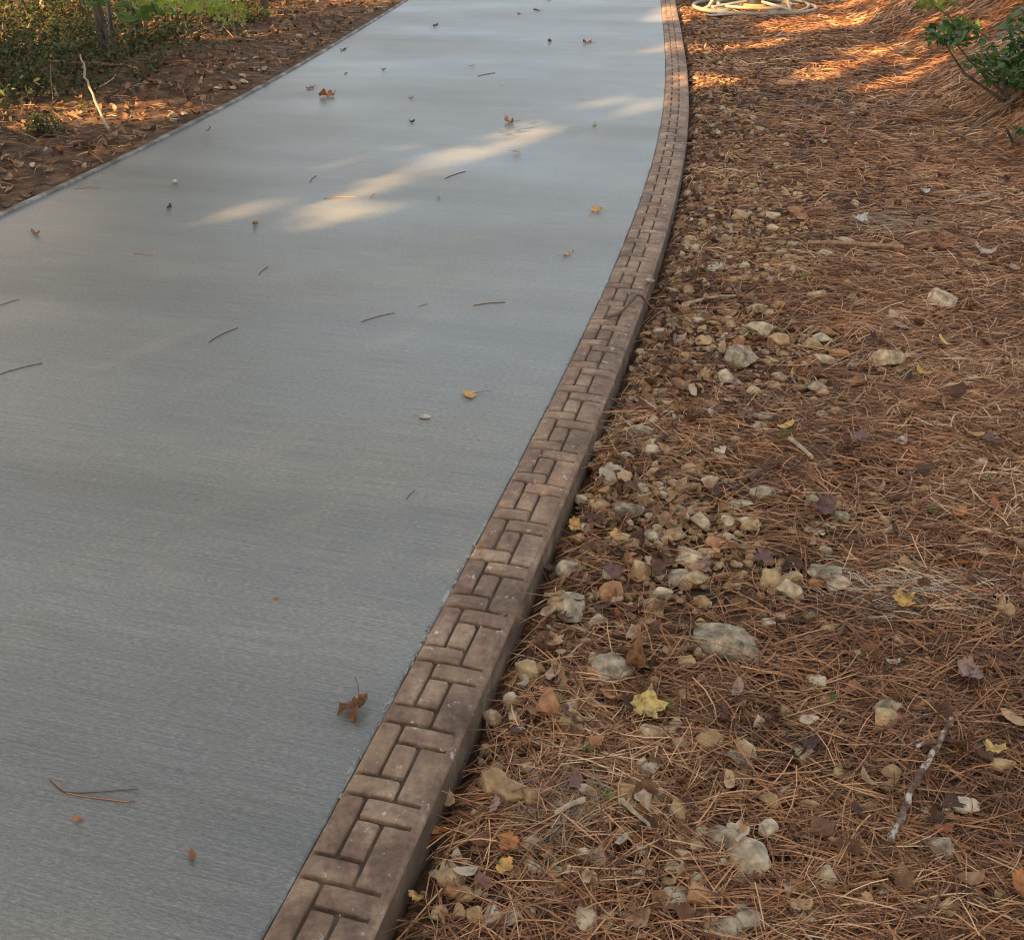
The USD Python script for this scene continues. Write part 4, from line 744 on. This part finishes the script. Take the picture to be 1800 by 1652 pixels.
seedling(1068, 1420, 60, 'thin pale green seedling below the spiky tuft', n=14)
seedling(1415, 500, 36, 'faint green sprig above the olive grey stone', n=14)
seedling(880, 1538, 34, 'green sprig growing through the tan golden leaf', n=18)
seedling(1737, 860, 34, 'green sprig near the right edge', n=12)
seedling(1432, 880, 34, 'pale green sprig on the mossy grey stone', n=14)
def leafy(mb, c, R, n, size, rng, hang=0.3, shape=None):
    """n rhombic bent leaves through an ellipsoid shell."""
    d = rng.normal(size=(n, 3)); d /= np.linalg.norm(d, axis=1, keepdims=True)
    r = rng.random(n) ** 0.45
    P = np.asarray(c) + d * r[:, None] * np.asarray(R)
    if shape is not None: P = P[shape(P)]
    n = len(P)
    az = rng.uniform(0, 2 * np.pi, n); el = rng.normal(-hang, 0.45, n); ro = rng.normal(0, 0.6, n)
    L = size * rng.uniform(0.6, 1.3, n); W = L * rng.uniform(0.4, 0.6, n)
    a = np.stack([np.cos(az) * np.cos(el), np.sin(az) * np.cos(el), np.sin(el)], -1)
    s = np.stack([-np.sin(az), np.cos(az), 0 * az], -1); u = np.cross(a, s)
    s = np.cos(ro)[:, None] * s + np.sin(ro)[:, None] * u; u = np.cross(a, s)
    q = lambda x, y, z: P + a * (L * x)[:, None] + s * (W * y)[:, None] + u * (L * z)[:, None]
    V = np.stack([q(-0.5, 0, 0), q(-0.12, -0.5, 0.06), q(-0.05, 0, -0.03), q(-0.12, 0.5, 0.06), q(0.28, -0.32, 0.02), q(0.28, 0.32, 0.02), q(0.6, 0, -0.12)], 1).reshape(-1, 3)
    k = np.arange(n)[:, None, None] * 7
    F = (k + np.array([[0, 1, 2], [0, 2, 3], [1, 4, 2], [2, 4, 6], [2, 6, 5], [2, 5, 3]])[None]).reshape(-1, 3)
    if n: mb.add(V, F)
def bush(name, label, base, blobs, size, mat, cat='bush', stems=5, seed=1, group=None):
    rng = np.random.default_rng(seed); t = thing(name, label=label, cat=cat, group=group); base = np.asarray(base, float)
    mb = MB()
    for (dx, dy, dz, rx, ry, rz, n) in blobs: leafy(mb, base + [dx, dy, dz], (rx, ry, rz), n, size, rng)
    obj('foliage', mb.get(), mat, t)
    for k in range(stems):
        b = blobs[k % len(blobs)]; e = base + np.array(b[:3]) + rng.normal(0, 0.25, 3) * b[3:6]
        m = (base + e) / 2 + rng.normal(0, 0.05, 3)
        obj('stem', tube(np.array([base + [rng.normal(0, 0.02), rng.normal(0, 0.02), -0.05], m, e]), [0.012, 0.008, 0.003], 5), bark, t, smooth=True)
p = at(1790, 185)
bush('holly_bush', 'glossy dark green bush on the bank at the right edge', p, [(-0.05, 0.1, 0.24, 0.30, 0.3, 0.14, 300), (0.25, 0.25, 0.42, 0.35, 0.3, 0.2, 420), (-0.38, 0.3, 0.38, 0.22, 0.25, 0.08, 120), (0.2, 0.0, 0.12, 0.22, 0.2, 0.12, 200)], 0.07, holly_mat, stems=7, seed=4)
p = at(1690, 62)
bush('sapling', 'small bright green sapling on the sunny upper right bank', p, [(0, 0, 0.10, 0.25, 0.2, 0.07, 40), (-0.25, 0.2, 0.26, 0.25, 0.2, 0.09, 45)], 0.085, bright_green_mat, 'sapling', 3, 5)
p = at(1800, 262)
bush('weed', 'low green weed at the right edge below the branch', p, [(0.0, 0, 0.1, 0.1, 0.1, 0.05, 40)], 0.05, holly_mat, 'plant', 2, 6)
put_stone(1788, 140, 40, 60, 'grey', 'blue grey boulder half hidden under the glossy bush', 'boulder', 'boulder')
# left woodland shrubs
SHRUBS = [((20, 100), 0.34, 'low dark shrub at the far left edge in the shade', under_mat, 700), ((95, 75), 0.31, 'low dark shrub under the far left thin tree', under_mat, 600), ((30, 175), 0.26, 'low green shrub at the left edge above the sunny litter', under_mat, 520), ((150, 60), 0.28, 'straggly shrub left of the twin trunk', under_mat, 420),
          ((265, 80), 0.22, 'small shrub at the foot of the twin trunk', under_mat, 260), ((75, 240), 0.17, 'dark grassy tuft in front of the sunny litter', under_mat, 260), ((170, 100), 0.19, 'bluish green sprig left of the twin trunk foot', green_mat, 120), ((430, 40), 0.21, 'yellow green shrub near the thin far trunk', bright_green_mat, 200), ((330, 30), 0.28, 'shrub behind the overhanging sapling leaves', under_mat, 400), ((60, 40), 0.34, 'sunlit yellowish shrub at far upper left', bright_green_mat, 260)]
for k, (q, r, l, m, n) in enumerate(SHRUBS):
    rg = np.random.default_rng(200 + k); p = at(*q)
    bl = [(rg.normal(0, 0.4) * r, rg.normal(0, 0.3) * r, r * rg.uniform(0.2, 0.6), r * rg.uniform(0.6, 1.1), r * 0.7, r * rg.uniform(0.25, 0.5), n // 4) for _ in range(4)]
    bush('shrub', l, p, bl, 0.032, m, 'shrub', 6, 300 + k)
mb = MB(); rng = np.random.default_rng(66)
qs = floor_points(19000, (-9, -2.2, 5.2, 16), rng, lambda x, y: (st(x, y)[1] < L1 - 0.55 - 0.9 * rng.random(len(x))) & (rng.random(len(x)) < smoothstep(0.4, 1.9, L1 - st(x, y)[1]) * (0.3 + 0.7 * smoothstep(-0.1, 0.15, fb(x, y, 0.9, 3, 71)))))
for q in qs:
    leafy(mb, (q[0], q[1], float(rng.random() ** 1.6 * 0.28 + 0.03)), (0.07, 0.07, 0.05), 3, 0.045, rng)
V, Fc = mb.get(); V[:, 2] += ground_z(V[:, 0], V[:, 1])
obj('undergrowth', (V, Fc), under_mat, label='low dark undergrowth of small leaves across the left woodland floor', cat='undergrowth', kind='stuff')
mb = MB()
for k in range(900):                                          # dry stems
    q = qs[rng.integers(len(qs))] + rng.normal(0, 0.2, 2); z = float(ground_z(*q)); a = rng.uniform(0, 6.28); l = rng.uniform(0.08, 0.4)
    d = np.array([math.cos(a), math.sin(a), rng.uniform(0, 1.3)]); d *= l / np.linalg.norm(d)
    mb.add(*tube(np.array([[q[0], q[1], z], [q[0] + d[0] * 0.5, q[1] + d[1] * 0.5, z + d[2] * 0.6], [q[0] + d[0], q[1] + d[1], z + d[2]]]), [0.004, 0.003, 0.0015], 3, False))
obj('dry_stems', mb.get(), stick_mat['tan'], label='fine dry stems and twiglets standing in the left undergrowth', cat='dry stems', kind='stuff')

# ---------------------------------------------------------------- trees
# Sunlit spots of the photograph: the canopy has gaps towards the sun above them
SPOTS = [(610, 345, 905, 228, 0.20, 1), (545, 388, 650, 368, 0.10, 1), (372, 377, 432, 358, 0.08, 1), (590, 278, 700, 255, 0.06, 0.7), (1020, 180, 1090, 172, 0.09, 0.8), (1110, 188, 1165, 165, 0.11, 1), (905, 430, 1110, 362, 0.22, 0.45), (1145, 82, 1168, 72, 0.15, 0.8), (1190, 140, 1200, 122, 0.16, 1),
         (1178, 26, 1184, 12, 0.3, 0.9), (1220, 150, 1290, 138, 0.14, 1), (1230, 86, 1355, 76, 0.18, 1), (1430, 130, 1530, 92, 0.24, 1), (1250, 18, 1500, 6, 0.3, 1), (1420, 40, 1545, 16, 0.5, 1), (1560, 150, 1645, 98, 0.22, 1), (1640, 60, 1800, 20, 0.5, 0.8), (1700, 120, 1800, 110, 0.12, 0.4), (1590, 110, 1640, 40, 0.2, 0.8),
         (-30, 190, 75, 184, 0.2, 1), (40, 212, 150, 200, 0.2, 1), (130, 194, 200, 186, 0.2, 1), (190, 205, 285, 197, 0.15, 1), (178, 258, 195, 248, 0.16, 1), (130, 258, 170, 248, 0.12, 1), (190, 288, 202, 280, 0.13, 1), (210, 75, 385, 62, 0.3, 1), (10, 62, 80, 40, 0.25, 0.5), (300, 30, 430, 10, 0.35, 0.8), (0, 8, 160, 2, 0.5, 0.6), (430, 60, 470, 30, 0.3, 0.6), (170, 20, 260, 5, 0.4, 0.8)]
hx = -SUN[:2] / np.linalg.norm(SUN[:2])                         # along the light, on the ground
def to_ground(P): P = np.asarray(P, float); return P[..., :2] - SUN[:2] / SUN[2] * P[..., 2:3]
CAPS = []
for (a, b, c, d, w, k) in SPOTS:
    A, B = at(a, b, 0.03), at(c, d, 0.03); CAPS.append((to_ground(A), to_ground(B), w, k))
def lit(G):
    out = np.zeros(len(G))
    for A, B, w, k in CAPS:
        ab = B - A; u = np.clip(((G - A) @ ab) / max(ab @ ab, 1e-9), 0, 1)[:, None]; D = G - (A + u * ab)
        along = D @ hx; across = D @ np.array([-hx[1], hx[0]])
        d = np.hypot(across, along / 2.2)
        out = np.maximum(out, k * smoothstep(w + 0.05, w * 0.6, d))
    al, ac = G @ hx, G @ np.array([-hx[1], hx[0]])
    return out * (0.35 + 0.65 * smoothstep(-0.20, -0.02, fb(al * 0.42, ac, 3.4, 3, 93)))
def gaps(P, rng=np.random.default_rng(13)):                    # True: the leaf stays
    return rng.random(len(P)) > lit(to_ground(P))
CROWNS = []
def tree(label, base, h, r, lean, crown, nleaf, mat, barkmat=bark, seed=0, group=None, leaf=0.2, low=0.3, name='tree', cat='tree'):
    rng = np.random.default_rng(seed); t = thing(name, label=label, cat=cat, group=group)
    x, y = base; z = float(ground_z(x, y)); u = np.linspace(0, 1, 14)
    pts = np.column_stack([x + lean[0] * u * h + 0.05 * np.sin(u * 7 + seed), y + lean[1] * u * h + 0.05 * np.cos(u * 6 + seed), z - 0.1 + u * h])
    rad = r * (1 - 0.85 * u) * (1 + 0.6 * np.exp(-u * h / 0.25))
    obj('trunk', tube(pts, rad, 10), barkmat, t, smooth=True)
    top = pts[-1]; c = np.array([x + lean[0] * h * 0.7, y + lean[1] * h * 0.7, z + h * (0.5 + low / 2)]); R = np.array([crown, crown, h * (1 - low) / 2 * 1.05])
    for k in range(7):
        q = pts[5 + k]; a = k * 2.4 + seed; e = c + np.array([math.cos(a) * R[0] * 0.75, math.sin(a) * R[1] * 0.75, (k - 3) * R[2] * 0.2])
        if lit(to_ground(((q + e) / 2)[None]))[0] > 0.3: continue
        obj('limb', tube(np.array([q, (q + e) / 2 + [0, 0, 0.3], e]), [r * 0.35, r * 0.22, r * 0.06], 6), barkmat, t, smooth=True)
    mb = MB(); m = 26; cc = []
    d = rng.normal(size=(m, 3)); d /= np.linalg.norm(d, axis=1, keepdims=True)
    for k in range(m):
        q = c + d[k] * R * rng.uniform(0.35, 0.9); leafy(mb, q, R * rng.uniform(0.28, 0.42), nleaf // m, leaf, rng, shape=gaps)
    CROWNS.append((c, R, mb, leaf, t, mat)); return t
OUT = 'tall leafy trees standing outside the picture to the left and behind'
for k, (x, y, h, cr, n) in enumerate([(-6.2, 0.6, 11, 3.0, 2600), (-7.8, -3.2, 12, 3.3, 3000), (-9.6, -7.0, 13, 3.6, 3000), (-13.5, -10.5, 15, 4.0, 2600), (-9.5, 1.2, 12, 3.2, 2600), (-11.5, -3.5, 13, 3.6, 2600), (-1.6, -5.2, 10.5, 3.2, 3000), (-3.2, -9.5, 12, 3.6, 3000), (-6.4, -13.5, 14, 4.0, 2600), (1.8, -3.0, 10, 2.8, 2200), (-8.8, 4.6, 11, 2.6, 2000), (-13.0, 3.0, 13, 3.4, 2200), (0.9, -8.5, 12, 3.4, 2400)]):
    tree('tall leafy tree standing outside the picture', (x, y), h, 0.16 + 0.004 * h, (0.0, 0.0), cr, n, canopy_mat, seed=k + 40, group=OUT, low=0.22)
# the trees whose trunks the photograph shows
p = at(196, 106); tree('twin stemmed dark tree at upper left, its thicker left stem', p[:2], 7.5, 0.036, (0.012, 0.02), 1.6, 700, canopy_mat, bark, 60, low=0.45)
p = at(211, 100); tree('slim grey stem growing right beside the thicker dark stem', p[:2], 6.5, 0.018, (0.03, 0.03), 1.2, 400, canopy_mat, grey_bark, 61, low=0.45)
p = at(240, 60); tree('straight dark trunk right behind the twin stems', p[:2], 10, 0.06, (0.0, 0.01), 2.2, 900, canopy_mat, bark, 62, low=0.4)
p = at(35, 46); tree('thin dark trunk at the far upper left corner', p[:2], 8, 0.045, (-0.01, 0.02), 1.6, 600, canopy_mat, bark, 63, low=0.45)
p = at(456, 36); tree('lone thin trunk with crooked foot at the edge of the wood', p[:2], 8, 0.042, (-0.006, 0.02), 1.7, 700, canopy_mat, bark, 64, low=0.45)
p = at(92, 9); tree('broad grey trunk base at the top left border', p[:2], 13, 0.16, (0.0, 0.0), 2.8, 1200, canopy_mat, grey_bark, 65, low=0.4)
p = at(153, 30); tree('slender dark stem between the broad grey trunk and the twin stems', p[:2], 6, 0.02, (0.0, 0.03), 1.2, 400, canopy_mat, bark, 66, low=0.5)
p = at(175, 6); tree('dark trunk at the top border left of the twin stems', p[:2], 10, 0.10, (0.0, 0.0), 2.2, 900, canopy_mat, bark, 67, low=0.4)
for k, (x, y) in enumerate([(7.2, 9.0), (8.5, 15.0), (-6.0, 19.0), (6.0, 21.0)]):
    tree('tall leafy tree standing outside the picture', (x, y), 12, 0.2, (0, 0), 2.6, 1500, canopy_mat, seed=80 + k, group=OUT, low=0.4)
# close the canopy over the ground that lies in shade
rng = np.random.default_rng(17)
perp = np.array([-hx[1], hx[0]]); SE = math.sin(SUN_EL); STEP = 0.035
NA, NB = int(21 / STEP), int(23 * SE / STEP); cover = np.zeros((NA, NB), np.float32)     # as the sun sees it: across, and up
def splat(V, amount=1.0):
    T = V.reshape(-1, 7, 3)
    w = rng.random((len(T), 14, 7)) ** 3; w /= w.sum(-1, keepdims=True)
    g = to_ground(np.einsum('nkj,njc->nkc', w, T).reshape(-1, 3))
    a, b = ((g @ perp + 11) / STEP).astype(int), ((g @ hx + 4) * SE / STEP).astype(int)
    ok = (a >= 0) & (a < NA) & (b >= 0) & (b < NB); hits = np.zeros((NA, NB), np.float32)
    np.add.at(cover, (a[ok], b[ok]), 0.5)
for (_, _, mb, _, _, _) in CROWNS:
    if mb.v: splat(np.vstack(mb.v))
IA, IB = np.meshgrid(np.arange(NA), np.arange(NB), indexing='ij')
W = ((IA + 0.5) * STEP - 11)[..., None] * perp + ((IB + 0.5) * STEP / SE - 4)[..., None] * hx
seen = (W[..., 1] > 0.8) & (W[..., 1] < 15.5) & (np.abs(W[..., 0]) < 0.47 * W[..., 1] + 1.0)
open_ = np.zeros(cover.shape); open_[seen] = lit(W[seen])
ray = SUN
for step in range(13):
    soft = (cover + np.roll(cover, 1, 0) + np.roll(cover, -1, 0) + np.roll(cover, 1, 1) + np.roll(cover, -1, 1)) / 5
    Gb = W[seen & ((soft < 3.0) if step < 6 else (cover < 2.7)) & (rng.random(cover.shape) > 1.6 * open_)]
    Gb = Gb[rng.random(len(Gb)) < (0.22 if step < 6 else 0.4)]
    choice = -np.ones(len(Gb), int); dep = np.zeros(len(Gb))
    for ci in rng.permutation(len(CROWNS)):
        c, R = CROWNS[ci][0], CROWNS[ci][1] * 1.05
        o = (np.column_stack([Gb, np.zeros(len(Gb))]) - c) / R; d = ray / R
        A = d @ d; B = o @ d; Cq = (o * o).sum(1) - 1; disc = B * B - A * Cq
        ok = (disc > 0) & (choice < 0); k = (-B[ok] + np.sqrt(disc[ok]) * rng.uniform(-0.9, 0.9, ok.sum())) / A
        good = k > 3.0; idx = np.nonzero(ok)[0][good]; choice[idx] = ci; dep[idx] = k[good]
    for ci in range(len(CROWNS)):
        idx = np.nonzero(choice == ci)[0]
        if not len(idx): continue
        P = np.column_stack([Gb[idx], np.zeros(len(idx))]) + ray * dep[idx][:, None]
        tmp = MB(); leafy(tmp, (0, 0, 0), (1e-6,) * 3, len(P), 0.2, rng)
        V, F = tmp.get(); V = (V.reshape(-1, 7, 3) + P[:, None]).reshape(-1, 3); CROWNS[ci][2].add(V, F); splat(V)
for (c, R, mb, leaf, t, mat) in CROWNS:
    obj('crown', mb.get(), mat, t)
# leafy shoots that hang into the top of the picture at the left
def shoot(label, pix, lifts, n, size, mat, seed):
    rng = np.random.default_rng(seed); t = thing('sapling', label=label, cat='sapling')
    foot = at(*pix[0]); tops = []
    mb = MB()
    for (px, py), z in zip(pix[1:], lifts):
        p = at(px, py, z); tops.append(p); leafy(mb, p, (0.2, 0.2, 0.06), n, size, rng, 0.3)
    obj('foliage', mb.get(), mat, t)
    fz = float(ground_z(foot[0], foot[1])); hub = np.array([foot[0] + 0.06, foot[1] + 0.05, fz + 1.5])
    obj('stem', tube(np.array([[foot[0], foot[1], fz - 0.05], [foot[0] + 0.03, foot[1], fz + 0.7], hub]), [0.014, 0.012, 0.009], 6), bark, t, smooth=True)
    for q in tops: obj('branch', tube(np.array([hub - [0, 0, rng.uniform(0, 0.5)], (hub + q) / 2 + [0, 0, 0.12], q]), [0.006, 0.005, 0.003], 5), bark, t, smooth=True)
shoot('sapling with broad green leaves hanging before the twin stems', [(205, 112), (200, -2), (238, 12), (215, -22), (252, 24)], [0.75, 0.65, 0.9, 0.6], 12, 0.11, green_mat, 5)
shoot('sapling with sunny yellow green leaves at the top left centre', [(330, 70), (285, 2), (320, -2), (350, 10), (385, 14), (402, 30), (300, -14), (370, -14), (335, 16), (270, -10)], [0.8, 0.85, 0.7, 0.65, 0.5, 1.0, 0.95, 0.6, 1.0], 26, 0.062, bright_green_mat, 6)

# ---------------------------------------------------------------- things at the far end
p = at(1325, 17); z0 = float(ground_z(p[0], p[1]))
tr = thing('power_trowel', label='round steel guard and rotor of a walk behind concrete trowel machine on the far straw', cat='machine')
def ring(R, r, z, n=48):
    a = np.linspace(0, 2 * np.pi, n + 1); return tube(np.column_stack([p[0] + R * np.cos(a), p[1] + R * np.sin(a), np.full(n + 1, z0 + z)]), r, 8, False)
obj('guard_ring', ring(0.70, 0.022, 0.03), ring_paint, tr, smooth=True); obj('inner_ring', ring(0.42, 0.018, 0.06), ring_paint, tr, smooth=True)
for a in (0.35, 1.9, 3.55, 5.2):
    e = np.array([math.cos(a), math.sin(a), 0])
    obj('strut', tube(np.array([p * [1, 1, 0] + [0, 0, z0] + e * R_ + [0, 0, z_] for R_, z_ in ((0.70, 0.03), (0.62, 0.06), (0.44, 0.32), (0.16, 0.52))]), 0.02, 7), ring_paint, tr, smooth=True)
def box(c, e): m = trimesh.creation.box(e); return m.vertices + np.asarray(c), m.faces
q = np.array([p[0], p[1], z0])
for k in range(4):
    a = k * math.pi / 2 + 0.5
    R4 = np.array([[math.cos(a), -math.sin(a), 0], [math.sin(a), math.cos(a), 0], [0, 0, 1]])
    v, f = box((0.40, 0, 0.03), (0.46, 0.16, 0.006)); obj('blade', (v @ R4.T + q, f), grey_steel, tr)
    obj('blade_arm', tube((np.array([[0.05, 0, 0.10], [0.6, 0, 0.06]]) @ R4.T) + q, 0.016, 6), grey_steel, tr)
cy = trimesh.creation.cylinder(0.13, 0.22); obj('gearbox', (cy.vertices + q + [0, 0, 0.16], cy.faces), black_steel, tr, smooth=40)
cy = trimesh.creation.cylinder(0.16, 0.05); obj('spider_plate', (cy.vertices + q + [0, 0, 0.045], cy.faces), clay, tr, smooth=40)
obj('guard_ring', (lambda m: ((m[0] - q) @ np.array([[1, 0, 0.03], [0, 1, 0.05], [-0.03, -0.05, 1]]) + q + [0.05, -0.06, 0.05], m[1]))(ring(0.55, 0.016, 0.0)), ring_paint, tr, smooth=True)
obj('motor_cover', box(q + [0, -0.02, 0.40], (0.26, 0.24, 0.12)), clay, tr)
obj('engine', box(q + [0, 0, 0.62], (0.36, 0.30, 0.30)), black_steel, tr); obj('handle', tube(q + np.array([[0.1, 0.1, 0.45], [0.5, 0.7, 0.75], [0.9, 1.3, 1.0], [0.95, 1.42, 1.0]]), 0.018, 7), ring_paint, tr, smooth=True)
for (a, b, w, l) in [((1245, 34), (1288, 30), 0.06, 'grey steel blade lying before the round guard, left one'), ((1350, 27), (1402, 25), 0.05, 'grey steel blade lying before the round guard, right one')]:
    A, B = at(*a), at(*b); m = (A + B) / 2; d = B - A; v, f = box((0, 0, 0.02), (np.hypot(d[0], d[1]), w * 2, 0.006)); an = math.atan2(d[1], d[0])
    obj('trowel_blade', (v @ np.array([[math.cos(an), math.sin(an), 0], [-math.sin(an), math.cos(an), 0], [0, 0, 1]]) + [m[0], m[1], m[2] + 0.015], f), grey_steel, label=l, cat='blade')
hp = at(60, 6)
hs = thing('shed', label='cream walled shed whose foot shows at the top left corner', cat='shed')
hx0, hx1, hy0, hy1 = hp[0] - 3.5, hp[0] + 0.75, hp[1] + 0.15, hp[1] + 3.4; hz = float(ground_z(hp[0], hp[1]))
obj('footing', box(((hx0 + hx1) / 2, (hy0 + hy1) / 2, hz + 0.0), (hx1 - hx0 + 0.1, hy1 - hy0 + 0.1, 0.24)), clay, hs)
for k in range(14): obj('board', box(((hx0 + hx1) / 2, (hy0 + hy1) / 2, hz + 0.21 + 0.17 * k), (hx1 - hx0 + 0.006 * (k % 2), hy1 - hy0 + 0.006 * (k % 2), 0.166)), siding, hs)
obj('roof', trimesh.convex.convex_hull(np.array([[hx0 - .3, hy0 - .3, hz + 2.51], [hx1 + .3, hy0 - .3, hz + 2.51], [hx0 - .3, hy1 + .3, hz + 2.51], [hx1 + .3, hy1 + .3, hz + 2.51], [hx0 - .3, (hy0 + hy1) / 2, hz + 3.6], [hx1 + .3, (hy0 + hy1) / 2, hz + 3.6]])), roofing, hs)
